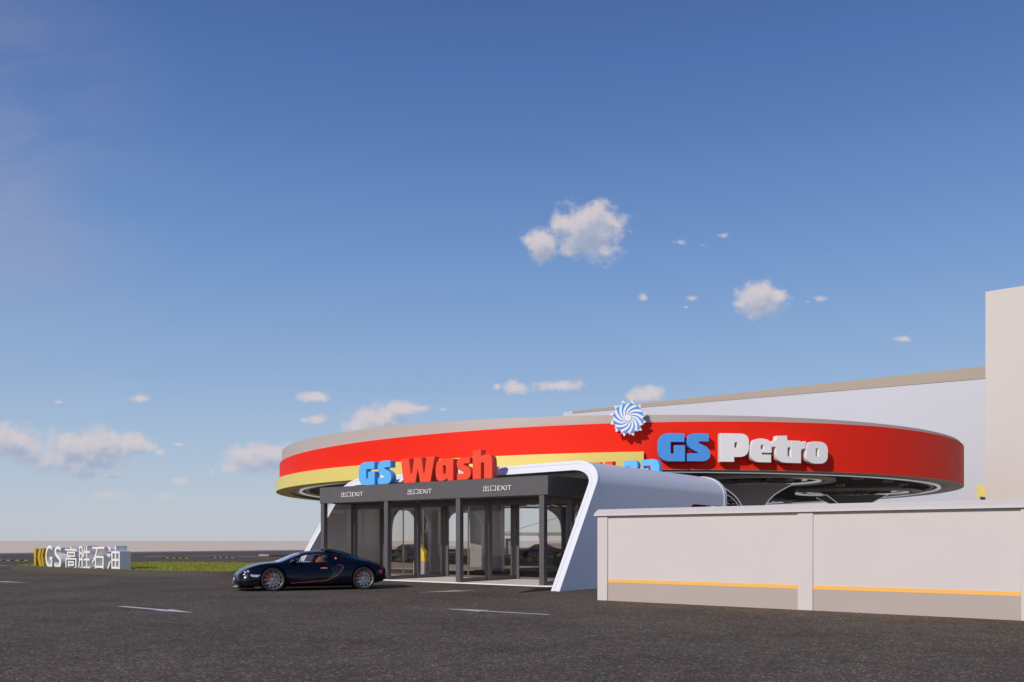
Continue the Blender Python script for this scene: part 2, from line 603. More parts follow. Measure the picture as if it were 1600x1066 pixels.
def curve_mesh(splines, depth, sx=1.0, sz=1.0, bev=0.0):
    """filled 2D outlines (holes allowed) -> mesh in the xz plane, front at y = 0, back at y = depth"""
    cu = bpy.data.curves.new('g', 'CURVE')
    cu.dimensions = '2D'
    cu.fill_mode = 'BOTH'
    cu.extrude = depth / 2 - bev
    cu.bevel_depth = bev
    cu.bevel_resolution = 1
    cu.offset = -bev
    for pts in splines:
        sp = cu.splines.new('POLY')
        sp.points.add(len(pts) - 1)
        for i, (a, b) in enumerate(pts):
            sp.points[i].co = (a * sx, b * sz, 0, 1)
        sp.use_cyclic_u = True
    o = bpy.data.objects.new('g', cu)
    COL.objects.link(o)
    bpy.context.view_layer.update()
    dg = bpy.context.evaluated_depsgraph_get()
    me = bpy.data.meshes.new_from_object(o.evaluated_get(dg))
    bpy.data.objects.remove(o)
    me.transform(Matrix.Translation((0, depth / 2, 0)) @ Matrix.Rotation(R(90), 4, 'X'))
    return me


def text_mesh(body, width, height, depth, bold=0.0):
    """built-in font text fitted to width x height, lower left corner at the origin, front at y = 0"""
    cu = bpy.data.curves.new('t', 'FONT')
    cu.body = body
    cu.extrude = 0.05
    cu.offset = bold
    cu.resolution_u = 6
    o = bpy.data.objects.new('t', cu)
    COL.objects.link(o)
    bpy.context.view_layer.update()
    dg = bpy.context.evaluated_depsgraph_get()
    me = bpy.data.meshes.new_from_object(o.evaluated_get(dg))
    bpy.data.objects.remove(o)
    xs = [v.co.x for v in me.vertices]
    ys = [v.co.y for v in me.vertices]
    zs = [v.co.z for v in me.vertices]
    a, b, c = min(xs), min(ys), min(zs)
    sx = width / (max(xs) - a)
    sy = height / (max(ys) - b)
    sz = depth / (max(zs) - c)
    for v in me.vertices:
        x, y, z = v.co
        v.co = ((x - a) * sx, depth - (z - c) * sz, (y - b) * sy)
    me.update()
    return me


# facade frame: x' runs right along the front, y' runs back into the scene
RZ = math.atan2(-0.6099, 0.7925)
OX, OY = 1.187, 28.54
AX = Vector((math.cos(RZ), math.sin(RZ)))
BY = Vector((-math.sin(RZ), math.cos(RZ)))


def FW(x, y, z=0.0, o=(OX, OY)):
    p = Vector(o) + AX * x + BY * y
    return Vector((p.x, p.y, z))


def fx(u, y=0.0, o=(OX, OY)):
    """x' on the line at depth y' that stands in direction u of the picture's columns"""
    m = (u - 800) / 1370
    p = Vector(o) + BY * y
    return (m * p.y - p.x) / (AX.x - m * AX.y)


def at(u, Y, z=0.0):
    return Vector(((u - 800) / 1370 * Y, Y, z))


# ------------------------------------------------------------------ ground
me = MB()
me.add([(-6000, -600, -0.03), (6000, -600, -0.03), (6000, 9000, -0.03), (-6000, 9000, -0.03)], [(0, 1, 2, 3)])
structure(link('ground', me, M['sand']))
me = MB()
bl = Vector((-46, 110))
bd = BY
p1 = bl - bd * 190
p2 = bl + bd * 110
me.add([(p1.x, p1.y, 0), (140, -60, 0), (260, 200, 0), (p2.x, p2.y, 0)], [(0, 1, 2, 3)])
asph = structure(link('asphalt', me, M['asphalt']))
# pale kerb line along the far edge of the asphalt
me = MB()
c1, c2 = bl - bd * 120, bl + bd * 108
nrm = Vector((-bd.y, bd.x))
me.slab([(c1.x, c1.y), (c2.x, c2.y), (c2.x + nrm.x * .4, c2.y + nrm.y * .4), (c1.x + nrm.x * .4, c1.y + nrm.y * .4)], -0.02, 0.14)
structure(link('kerb', me, M['slab']))

# concrete slab inside the wash portal
me = MB()
x0, x1 = -11.3, 0.9
me.slab([(x0, -0.02), (x1, -0.14), (x1, 3.55), (x0, 3.55)], 0.0, 0.035)
structure(link('pavement', me, M['slab'], loc=FW(0, 0), rz=RZ))


# road arrows (painted on the asphalt)
def arrow(tail, tip, w=0.09, hw=0.24, hl=0.4):
    a, b = Vector(tail), Vector(tip)
    d = (b - a)
    L = d.length
    d.normalize()
    n = Vector((-d.y, d.x))
    h = L * hl
    pts = [a + n * w, b - d * h + n * w, b - d * h + n * hw, b, b - d * h - n * hw, b - d * h - n * w, a - n * w]
    m = MB()
    m.add([(p.x, p.y, 0.004) for p in pts], [tuple(range(7))])
    o = link('road_arrow', m, M['paint'])
    o.parent = asph


def gp(u, v):
    Y = 1.5 * 1370 / (v - 845)
    return ((u - 800) / 1370 * Y, Y)


arrow(gp(188, 947.6), gp(303, 957.6), 0.075, 0.20)
arrow(gp(857, 960.8), gp(694, 951.3), 0.06, 0.2)
arrow(gp(742, 922.5), gp(651, 926.0), 0.05, 0.22, 0.75)
arrow(gp(-60, 906.4), gp(44, 910.8), 0.075, 0.22)
for (u0, v0, u1, v1) in [(225, 870.5, 262, 869.3), (300, 868.8, 350, 868), (0, 874, 12, 873.7), (-60, 884.5, 13, 884.2), (372, 869.5, 398, 870)]:
    a, b = Vector(gp(u0, v0)), Vector(gp(u1, v1))
    d = (b - a).normalized()
    n = Vector((-d.y, d.x)) * 0.5
    m = MB()
    m.add([(*(a - n), .004), (*(b - n), .004), (*(b + n), .004), (*(a + n), .004)], [(0, 1, 2, 3)])
    o = link('road_line', m, M['line'])
    o.parent = asph


# speed humps far left
def hump(u0, u1, v, label):
    a, b = Vector(gp(u0, v)), Vector(gp(u1, v))
    L = (b - a).length
    t = thing('speed_hump', label, 'speed hump', (a.x, a.y, 0.0), math.atan2((b - a).y, (b - a).x), 'speed humps on the far road')
    n = 8
    for i in range(n):
        x0 = L * i / n
        x1 = L * (i + 1) / n - 0.02
        m = MB()
        m.add([(x0, -.2, 0.002), (x0, -.09, .055), (x0, .09, .055), (x0, .2, 0.002), (x1, -.2, 0.002), (x1, -.09, .055), (x1, .09, .055), (x1, .2, 0.002)],
              [(0, 1, 2, 3), (7, 6, 5, 4), (0, 4, 5, 1), (1, 5, 6, 2), (2, 6, 7, 3), (3, 7, 4, 0)])
        link('segment', m, M['hump'] if i % 2 else M['black'], t)


hump(255, 295, 872.5, 'yellow and black rubber speed hump behind the sign lettering, left one of the pair')
hump(330, 366, 871.7, 'yellow and black rubber speed hump nearest the black car windscreen')
hump(-10, 46, 876.2, 'yellow and black speed hump at the far left edge of the road')
p = at(405, 84)
t = thing('road_block', 'low beige concrete block on the far road beyond the car bonnet', 'kerb block', (p.x, p.y, 0), 0)
bevel(link('block', MB().box(0, 1.0, -.2, .2, 0, .2), M['far_trim'], t), .03)
p = at(421.5, 84)
t = thing('shadow_bar', 'long black bar for the kerb shadow on the far road beside the beige block', 'shadow bar', (p.x, p.y, 0), 0)
bevel(link('bar', MB().box(0, 3.0, -.2, .2, 0, .19), M['black'], t), .03)  # shadow beside the beige block, modelled as a black bar

# ------------------------------------------------------------------ grass island
ctrl = [gp(11, 891), gp(60, 894.3), gp(125, 897.2), gp(180, 899.6), gp(225, 901), gp(300, 902.5), gp(362, 902.6), gp(420, 901)]
ctrl += [(-8.9, 38.2), (-8.6, 41), (-10.2, 45.5), (-13.0, 49.5), (-17.5, 52.6), (-21.8, 53.3), (-25.2, 51.5), (-27.3, 48.2)]


def smooth_loop(pts, it=3):
    for _ in range(it):
        out = []
        n = len(pts)
        for i in range(n):
            a, b = Vector(pts[i]), Vector(pts[(i + 1) % n])
            out.append(a * .75 + b * .25)
            out.append(a * .25 + b * .75)
        pts = out
    return [(p[0], p[1]) for p in pts]


loop = smooth_loop(ctrl)


def inset(loop, d):
    n = len(loop)
    out = []
    for i in range(n):
        a, b = Vector(loop[i - 1]), Vector(loop[(i + 1) % n])
        t = (b - a).normalized()
        out.append((loop[i][0] - t.y * d, loop[i][1] + t.x * d))
    return out


inn = inset(loop, 0.18)
n = len(loop)
m = MB()
vs = [(x, y, 0) for x, y in loop] + [(x, y, .235) for x, y in inset(loop, .015)] + [(x, y, .25) for x, y in inset(loop, .03)] + [(x, y, .25) for x, y in inn] + [(x, y, 0.0) for x, y in inn]
fs = []
for k in range(4):
    for i in range(n):
        j = (i + 1) % n
        fs.append((k * n + i, k * n + j, (k + 1) * n + j, (k + 1) * n + i))
m.add(vs, fs)
structure(link('island_kerb', m, M['kerb'], smooth=50))
m = MB()
m.add([(x, y, .17) for x, y in inn], [tuple(range(n))])
structure(link('island_soil', m, M['soil']))


def inside(x, y, poly):
    c = False
    j = len(poly) - 1
    for i in range(len(poly)):
        xi, yi = poly[i]
        xj, yj = poly[j]
        if (yi > y) != (yj > y) and x < (xj - xi) * (y - yi) / (yj - yi) + xi:
            c = not c
        j = i
    return c


inn2 = inset(loop, 0.22)
vs, fs = [], []
xs = [p[0] for p in inn2]
ys = [p[1] for p in inn2]
cnt = 0
while cnt < 42000:
    x = random.uniform(min(xs), max(xs))
    y = random.uniform(min(ys), max(ys))
    if not inside(x, y, inn2):
        continue
    a = random.uniform(0, 2 * PI)
    h = random.uniform(.05, .115)
    w = random.uniform(.012, .022)
    dx, dy = math.cos(a) * w, math.sin(a) * w
    lx, ly = random.uniform(-.04, .04), random.uniform(-.04, .04)
    b = len(vs)
    vs += [(x - dx, y - dy, .165), (x + dx, y + dy, .165), (x + lx, y + ly, .17 + h)]
    fs.append((b, b + 1, b + 2))
    cnt += 1
d = bpy.data.meshes.new('grass')
d.from_pydata(vs, [], fs)
d.materials.append(M['grass'])
o = bpy.data.objects.new('grass', d)
COL.objects.link(o)
structure(o, 'stuff')

# ------------------------------------------------------------------ sign on the island
ISO = gp(186, 890.5)
ISY = 39.1
iso = Vector(((186 - 800) / 1370 * ISY, ISY))


def isx(u):
    m_ = (u - 800) / 1370
    return (m_ * iso.y - iso.x) / (AX.x - m_ * AX.y)


t = thing('letter_sign', 'deep white block letters and characters with a gold emblem on the grass island', 'sign', (iso.x, iso.y, 0.17), RZ)
DEP = 0.52


def put(name, me_, mat_, parent, x, y, z, smooth=35):
    me_.transform(Matrix.Translation((x, y, z)))
    return link(name, me_, mat_, parent, smooth=smooth)


zb = 0.0
for ch, u0, u1, top in [('G', 71, 81.5, 1.10), ('S', 85, 95.5, 1.06)]:
    a, b = isx(u0), isx(u1)
    put('letter', text_mesh(ch, b - a, top, DEP), M['letter_white'], t, a, 0, zb)
for ch, u0, u1, top in [('高', 101.5, 120, 1.06), ('胜', 122, 141, 1.10), ('石', 143.5, 163, 1.05), ('油', 166.5, 187, 1.10)]:
    a, b = isx(u0), isx(u1)
    put('character', text_mesh(ch, b - a, top, DEP), M['letter_white'], t, a, 0, zb)
# gold emblem: upright and two chevrons
a = isx(53)
b = isx(68.5)
w = b - a
bar = [(0, 0), (0, .93), (.22 * w, .93), (.18 * w, 0)]
chev = [(.52 * w, .95), (.74 * w, .95), (.58 * w, .52), (.82 * w, 0), (.56 * w, 0), (.36 * w, .50)]
chev2 = [(.86 * w, .93), (1.0 * w, .93), (.84 * w, .55), (1.0 * w, .18), (1.0 * w, 0), (.92 * w, 0), (.70 * w, .52)]
e = put('emblem', curve_mesh([bar], DEP), M['gold'], t, a, 0, 0)
for pl in (chev, chev2):
    put('chevron', curve_mesh([pl], DEP), M['gold'], t, a, 0, 0)

# ------------------------------------------------------------------ front boundary wall
WO = (2.15, 22.1)
wt = thing('boundary_wall', 'pale rendered wall with amber stripe and sloping coping at the right foreground', 'wall', (*WO, 0), RZ)
posts = [(0.0, .29), (5.09, 5.42), (9.31, 9.65), (13.6, 13.95)]
for a, b in posts:
    o = link('post', MB().box(a, b, 0, .3, 0, 2.115), M['wall'], wt)
    bevel(o, .006, 1)
for i in range(3):
    a, b = posts[i][1], posts[i + 1][0]
    p = link('panel', MB().box(a, b, .05, .25, 0.456, 2.115), M['wall'], wt)
    link('plinth', MB().box(a, b, .046, .25, 0, 0.455), M['wall_low'], wt)
    link('stripe', MB().box(a, b, .0415, .049, .456, .54), M['amber'], wt)
m = MB()
prof = [(-.07, 2.12), (-.07, 2.165), (-.05, 2.18), (.12, 2.29), (.26, 2.29), (.42, 2.18), (.42, 2.12)]
vs = [(-.06, y, z) for y, z in prof] + [(14.0, y, z) for y, z in prof]
k = len(prof)
m.add(vs, [tuple(range(k)), tuple(range(2 * k - 1, k - 1, -1))] + [(i, i + k, (i + 1) % k + k, (i + 1) % k) for i in range(k)])
link('coping', m, M['wall_cap'], wt)

# ------------------------------------------------------------------ background buildings
LO = (40.5, 75.0)
lb = thing('long_building', 'long pale blue-white hall with taupe roof trim behind the canopy', 'building', (*LO, 0), RZ)
link('wall', MB().box(-43.6, 20, 0, 25, 0, 16.28), M['far_wall'], lb)
m = MB()
m.prism([(-42.3, 16.4), (-42.3, 16.15), (20, 15.0), (20, 16.45)], -.06, 25.3)
link('roof_trim', m, M['far_trim'], lb)
m = MB()
m.prism([(-43.6, 16.4), (-43.6, 16.285), (-42.31, 16.285), (-42.31, 16.4)], .0, 24)
link('roof_end', m, M['far_wall'], lb)
TO = (32.4, 60.0)
tb = thing('tower_block', 'tall plain beige tower block at the right edge of the photo', 'building', (*TO, 0), RZ)
o = link('wall', MB().box(0, 26, 0, 14, 0, 18.54), M['tower'], tb)
p = at(1533, 73.5)
p = at(1525, 73.5)
yl = thing('yellow_sign', 'small notched yellow sign on the pale hall wall beside the tower block', 'sign', (p.x, p.y, 0), RZ)
sc2 = 1370 / 73.5
poly = [(0, 0), (1.1, 0), (1.1, 1.02), (0, 1.02), (0, .74), (.28, .74), (.28, .62), (.12, .62), (.12, .3), (0, .3)]
put('sign_face', curve_mesh([poly], .25, 1.0, .93), M['yellow'], yl, 0, 0, 5.18)
link('bracket', MB().box(.3, .5, .02, 1.9, 5.0, 5.16), M['black'], yl)

# ------------------------------------------------------------------ wash tunnel shell
XR, XL, H, RC, TH = 1.74, -11.88, 4.12, 1.05, 0.30


def earc(cx, cz, rx, rz, a0, a1, n):
    return [(cx + rx * math.cos(R(a0 + (a1 - a0) * i / n)), cz + rz * math.sin(R(a0 + (a1 - a0) * i / n))) for i in range(n + 1)]


def profile(off, n=22):
    xr, xl, h, r = XR - off, XL + off, H - off, max(1.18 - off, .05)
    rz = max(.84 - off, .05)
    p = [(xr, 0.0), (xr, 1.0), (xr, 2.0)]
    p += earc(xr - r, h - rz, r, rz, 0, 90, n)
    p += [((xr * 3 + xl) / 4, h), ((xr + xl) / 2, h), ((xr + xl * 3) / 4, h)]
    p += earc(xl + r, h - rz, r, rz, 90, 180, n)
    p += [(xl, 2.0), (xl, 1.0), (xl, 0.0)]
    return p


def yf(x, z):
    s = (XR - x) / (XR - XL)
    return -1.87 + .86 * s + (.625 + .08 * s) * z


def yb(x, z):
    s = (XR - x) / (XR - XL)
    return 9.75 + 2.55 * s


sh = thing('wash_tunnel', 'white rounded drive-through shell with leaning rim around the glass wash entrance', 'tunnel', FW(0, 0), RZ)
po, pi_ = profile(0.0), profile(.13)
n = len(po)
vs = [(x, yf(x, z) + .02, z) for x, z in po] + [(x, yb(x, z), z) for x, z in po] + [(x, yf(x, z) + .02, z) for x, z in pi_] + [(x, yb(x, z), z) for x, z in pi_]
fs = []
for i in range(n - 1):
    fs.append((i, i + 1, n + i + 1, n + i))
    fs.append((2 * n + i, 3 * n + i, 3 * n + i + 1, 2 * n + i + 1))
    fs.append((i, 2 * n + i, 2 * n + i + 1, i + 1))
    fs.append((n + i, n + i + 1, 3 * n + i + 1, 3 * n + i))
fs.append((0, n, 3 * n, 2 * n))
fs.append((n - 1, 3 * n - 1, 4 * n - 1, 2 * n - 1))
m = MB()
m.add(vs, fs)
shell = link('shell', m, M['white'], sh)
bpy.context.view_layer.update()


def rwin(y0, y1, z1, r=.75, x0=0, x1=1, flat=False):
    """rounded-top opening cutter across the wall x0..x1"""
    poly = [(y1, -.5)] + arc(y1 - r, z1 - r, r, 0, 90, 8) + arc(y0 + r, z1 - r, r, 90, 180, 8) + [(y0, -.5)]
    q = MB()
    nn = len(poly)
    q.add([(x0, a, b) for a, b in poly] + [(x1, a, b) for a, b in poly],
          [tuple(range(nn)), tuple(range(2 * nn - 1, nn - 1, -1))] + [(i, i + nn, (i + 1) % nn + nn, (i + 1) % nn) for i in range(nn)])
    return q


for (a, b) in [(4.27, 7.03), (8.21, 10.95)]:
    boolean(shell, rwin(a, b, 2.88, .8, XL - .5, XL + 1.0))
boolean(shell, rwin(6.75, 9.95, 2.88, .3, XR - 1.0, XR + .5))
shell.data.shade_smooth()
shell.data.set_sharp_from_angle(angle=R(28))
# rim, three stepped bands
for (o0, o1, dy) in [(-.012, .10, .0), (.102, .20, .022), (.202, .315, .004)]:
    a_, b_ = profile(o0), profile(o1)
    vs = [(x, yf(x, z) - .05 + dy, z) for x, z in a_] + [(x, yf(x, z) - .05 + dy, z) for x, z in b_] + [(x, yf(x, z) + .018, z) for x, z in a_] + [(x, yf(x, z) + .018, z) for x, z in b_]
    fs = []
    for i in range(n - 1):
        fs.append((i, i + 1, n + i + 1, n + i))
        fs.append((2 * n + i, 3 * n + i, 3 * n + i + 1, 2 * n + i + 1))
        fs.append((i, 2 * n + i, 2 * n + i + 1, i + 1))
        fs.append((n + i, n + i + 1, 3 * n + i + 1, 3 * n + i))
    fs.append((0, n, 3 * n, 2 * n))
    fs.append((n - 1, 3 * n - 1, 4 * n - 1, 2 * n - 1))
    m = MB()
    m.add(vs, fs)
    link('rim_band', m, M['rim'], sh, smooth=28)
# back rim
a_, b_ = profile(-.02), profile(.28)
vs = [(x, yb(x, z) + .002, z) for x, z in a_] + [(x, yb(x, z) + .002, z) for x, z in b_] + [(x, yb(x, z) + .25, z) for x, z in a_] + [(x, yb(x, z) + .25, z) for x, z in b_]
m = MB()
m.add(vs, fs)
link('back_rim', m, M['rim'], sh, smooth=28)
# thin black wedge laid on the asphalt by the right leg
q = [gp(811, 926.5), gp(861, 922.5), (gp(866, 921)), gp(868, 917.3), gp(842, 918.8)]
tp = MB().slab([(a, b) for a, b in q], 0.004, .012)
tag(link('black_wedge', tp, M['black']), 'thin flat black wedge on the asphalt at the foot of the white rim', 'plate')

# ------------------------------------------------------------------ glass wash portal
pf = thing('glass_portal', 'dark grey three-bay glass wash entrance under the white shell', 'entrance', FW(0, 0), RZ)
XS = [(-.38, -.18), (-4.01, -3.81), (-7.62, -7.42), (-11.25, -11.05)]
YS = [0.0, 1.62, 3.28]
ZB, ZT = 3.0, 3.635
o = link('beam', MB().box(-11.27, 0, -.03, .30, ZB, ZT), M['frame'], pf)
bevel(o, .01, 1)
o = link('side_beam', MB().box(-.30, -.002, .302, 3.46, ZB, ZT), M['frame'], pf)
o = link('side_beam', MB().box(-11.268, -11.0, .302, 3.46, ZB, ZT), M['frame'], pf)
o = link('back_beam', MB().box(-10.998, -.302, 3.2, 3.458, ZB, ZT), M['frame'], pf)
m = MB().box(-10.998, -.302, .302, 3.198, ZB + .04, ZT - .12)
link('ceiling', m, M['frame'], pf)
for (a, b) in XS:
    for y in YS:
        o = link('column', MB().box(a, b, y, y + .2, .03, ZB - .002), M['frame'], pf)
        bevel(o, .008, 1)
    xc = (a + b) / 2
    for i in range(2):
        y0, y1 = YS[i] + .202, YS[i + 1] - .002
        fr_ = link('base_rail', MB().box(xc - .04, xc + .04, y0, y1, .03, .17), M['frame'], pf)
        link('glass_pane', MB().box(xc - .006, xc + .006, y0, y1, .171, ZB - .003), M['glass'], pf)
# glazed rear doors with thin bright mullions
for i in range(3):
    a, b = XS[i + 1][1], XS[i][0]
    link('door_sill', MB().box(a + .002, b - .002, 3.35, 3.43, .03, .12), M['frame'], pf)
    link('glass_pane', MB().box(a + .002, b - .002, 3.385, 3.397, .121, ZB - .003), M['glass'], pf)
    for k in range(1, 3):
        x = a + (b - a) * k / 3
        link('mullion', MB().box(x - .022, x + .022, 3.34, 3.38, .121, ZB - .003), M['steel'], pf)
for i in range(3):
    a, b = XS[i + 1][1], XS[i][0]
    link('header', MB().box(a + .003, b - .003, 1.66, 1.78, 2.80, ZB + .038), M['frame'], pf)
    link('door_stile', MB().box(a + .003, a + .10, 3.30, 3.338, .03, ZB - .004), M['frame'], pf)
    link('door_stile', MB().box(b - .10, b - .003, 3.30, 3.338, .03, ZB - .004), M['frame'], pf)
# EXIT lettering on the beam
for (u0, u1, z0, h) in [(533.7, 567.5, 3.205, .215), (637.5, 675, 3.19, .215), (755.5, 799.5, 3.185, .215)]:
    a, b = fx(u0, -.05), fx(u1, -.05)
    w = b - a
    o = put('exit_lettering', text_mesh('出口EXIT', w, h, .035, -0.006), M['letter_white'], pf, a, -.068, z0)

# ------------------------------------------------------------------ block letters
GLY = {
    'G': (0.94, 1.0, [rounded([(.94, 0), (.94, .57), (.56, .57, .03), (.56, .28), (.44, .28), (.44, .68, .03), (.92, .68), (.92, .98), (.0, 1.0, .42), (0, 0, .42)], 8)]),
    'S': (.82, 1.0, [rounded([(.78, .70), (.78, .98), (.02, 1.0, .36), (.02, .50, .22), (.44, .31, .06), (.40, .29), (.03, .29), (.03, .01), (.82, 0, .34), (.84, .46, .24), (.40, .66, .05), (.46, .70)], 7)]),
    'P': (.99, 1.0, [rounded([(0, 0), (0, 1.0), (.99, 1.0, .3), (.99, .17, .36), (.48, .17), (.48, 0)], 8), rounded([(.49, .5), (.60, .5, .04), (.60, .69, .04), (.49, .69)], 4)]),
    'e': (.74, .84, [rounded([(.72, 0), (0, 0, .34), (0, .84, .38), (.74, .84, .38), (.74, .34, .03), (.40, .34), (.40, .28), (.72, .28)], 8), rounded([(.36, .47), (.47, .47), (.47, .62, .06), (.36, .62, .06)], 4)]),
    't': (.62, .97, [rounded([(.12, .0, .34), (.62, 0), (.64, .22), (.50, .22, .05), (.50, .55), (.60, .55), (.62, .80), (.49, .80), (.48, .97), (.14, .95), (.12, .80), (0, .76), (0, .56), (.12, .56)], 7)]),
    'r': (.52, .82, [rounded([(0, 0), (0, .80), (.32, .80), (.35, .70), (.40, .80, .1), (.52, .79), (.50, .52), (.38, .52, .06), (.35, .44), (.35, 0)], 5)]),
    'o': (.76, .80, [rounded([(0, 0, .32), (0, .80, .32), (.76, .80, .32), (.76, 0, .32)], 8), rounded([(.33, .26, .04), (.43, .26, .04), (.43, .55, .04), (.33, .55, .04)], 4)]),
    'W': (1.5, 1.0, [[(.12, 0), (0, 1.0), (.36, 1.0), (.44, .36), (.50, .36), (.60, 1.0), (.92, 1.0), (1.00, .36), (1.06, .36), (1.14, 1.0), (1.5, 1.0), (1.32, 0), (.86, 0), (.76, .56), (.66, 0)]]),
    'a': (.82, .88, [rounded([(.82, 0), (.82, .86), (.66, .88, .1), (0, .88, .42), (0, 0, .38), (.44, 0, .2), (.54, .1), (.56, .0)], 8), rounded([(.34, .26, .08), (.48, .26, .06), (.48, .62, .06), (.34, .62, .08)], 4)]),
    's': (.70, .88, [rounded([(.66, .63), (.68, .86), (.02, .88, .30), (.02, .44, .2), (.38, .28, .05), (.34, .25), (.03, .25), (.03, .0), (.70, 0, .30), (.72, .42, .22), (.35, .58, .05), (.4, .63)], 7)]),
    'h': (.84, 1.12, [rounded([(0, 0), (0, 1.10), (.36, 1.12), (.36, .84), (.44, .92, .06), (.84, .92, .36), (.84, 0), (.49, 0), (.49, .62, .05), (.36, .62, .05), (.36, 0)], 7)]),
}


def letter(ch, width, unit, depth, bev=0.012):
    gw, gh, sp = GLY[ch]
    return curve_mesh(sp, depth, width / gw, unit, bev)


# GS Wash on the portal beam
WASH = [('G', 560.2, 585.2), ('S', 589.3, 610.8), ('W', 626.2, 679), ('a', 680.5, 708), ('s', 712.8, 735), ('h', 738.3, 768.8)]
ws = thing('wash_sign', 'light blue and red block letters standing upright on the dark entrance beam', 'sign', FW(0, 0, ZT), RZ)
for ch, u0, u1 in WASH:
    a, b = fx(u0), fx(u1)
    z = .002
    put('letter', letter(ch, b - a, .90, .28), M['letter_sky'] if ch in 'GS' else M['letter_red'], ws, a, -.0, z)
# the same sign seen from behind on the far end of the shell
by = 10.2
bo = FW(0, 0)
bs = thing('rear_wash_sign', 'light blue and red block letters seen reversed, half hidden behind the white shell roof', 'sign', FW(0, 0, H), RZ)
xg = fx(1030, by)
off = [fx(u, 0) for u in (560.2,)][0]
for ch, u0, u1 in WASH:
    a, b = fx(u0) - off, fx(u1) - off
    me_ = letter(ch, b - a, .90, .28)
    me_.transform(Matrix.Rotation(PI, 4, 'Z'))
    put('letter', me_, M['letter_sky'] if ch in 'GS' else M['letter_red'], bs, xg - a, by + .28, .0)

# ------------------------------------------------------------------ canopy
m = MB()
m.slab([(6.93 + 21.5 * math.cos(2 * PI * k / 96), 63.67 + 21.5 * math.sin(2 * PI * k / 96)) for k in range(96)], 0.0, 0.03)
structure(link('bounce_forecourt', m, M['bounce_pad']))  # pale ground disc added to bounce light up onto the soffit
CX, CY, CR = 6.93, 63.67, 23.02
cn_ = thing('fuel_canopy', 'huge round petrol station canopy with red, yellow and grey fascia bands', 'canopy', (CX, CY, 0), 0)
N = 240
ZRB = 4.815


def ztop(t):
    x = CX + CR * math.cos(t)
    return min(7.18, 6.86 + .0215 * x - (0.00022 * x * x if x > 0 else 0.0))


def band(name, material, r, zlo, zhi, thick, t0=0, t1=2 * PI, parent=cn_, nn=N):
    full = abs(t1 - t0 - 2 * PI) < 1e-6
    c = nn if full else nn + 1
    vs, fs = [], []
    for k in range(c):
        t_ = t0 + (t1 - t0) * k / nn
        lo = zlo(t_) if callable(zlo) else zlo
        hi = zhi(t_) if callable(zhi) else zhi
        for rr, z in [(r, lo), (r, hi), (r - thick, hi), (r - thick, lo)]:
            vs.append((rr * math.cos(t_), rr * math.sin(t_), z))
    for k in range(nn):
        k2 = (k + 1) % c
        for i in range(4):
            j = (i + 1) % 4
            fs.append((k * 4 + i, k2 * 4 + i, k2 * 4 + j, k * 4 + j))
    if not full:
        fs.append((0, 1, 2, 3))
        fs.append((c * 4 - 1, c * 4 - 2, c * 4 - 3, c * 4 - 4))
    m_ = MB()
    m_.add(vs, fs)
    return link(name, m_, material, parent, smooth=30)


band('red_fascia', M['red'], CR, ZRB, ztop, .25)
band('parapet', M['grey'], CR - .16, 5.2, 7.36, .3)
# yellow band from the left of the reader's side, ends in front of the emblem
te = math.atan2(40.4 - CY, .1504 * 40.4 - CX)
band('yellow_band', M['yellow'], CR + .22, lambda t_: 4.70 if True else 0, lambda t_: 5.44 + .012 * max(0, (CX + CR * math.cos(t_)) + 8), .215, te - R(190), te, nn=150)
band('soffit_rim', M['bronze'], CR - .02, ZRB - .02, ZRB - .002, .95)
band('yellow_soffit_rim', M['yellow'], CR + .20, 4.685, 4.699, .9, te - R(190), te, nn=150)
m = MB()
m.lathe([(0, ZRB + .16), (CR - .3, ZRB + .16), (CR - .3, ZRB + .26), (0, ZRB + .26)], 96, closed=False)
link('soffit', m, M['soffit'], cn_)
m = MB()
m.lathe([(0, 7.0), (CR - .4, 7.0)], 96, closed=False)
link('roof', m, M['grey'], cn_)
band('ring_rail', M['led'], CR - 1.25, ZRB - .05, ZRB + .02, .2)
band('ring_rail', M['bronze'], CR - 1.0, ZRB - .03, ZRB + .1, .12)
band('ring_rail', M['bronze'], CR - 1.7, ZRB - .01, ZRB + .12, .15)
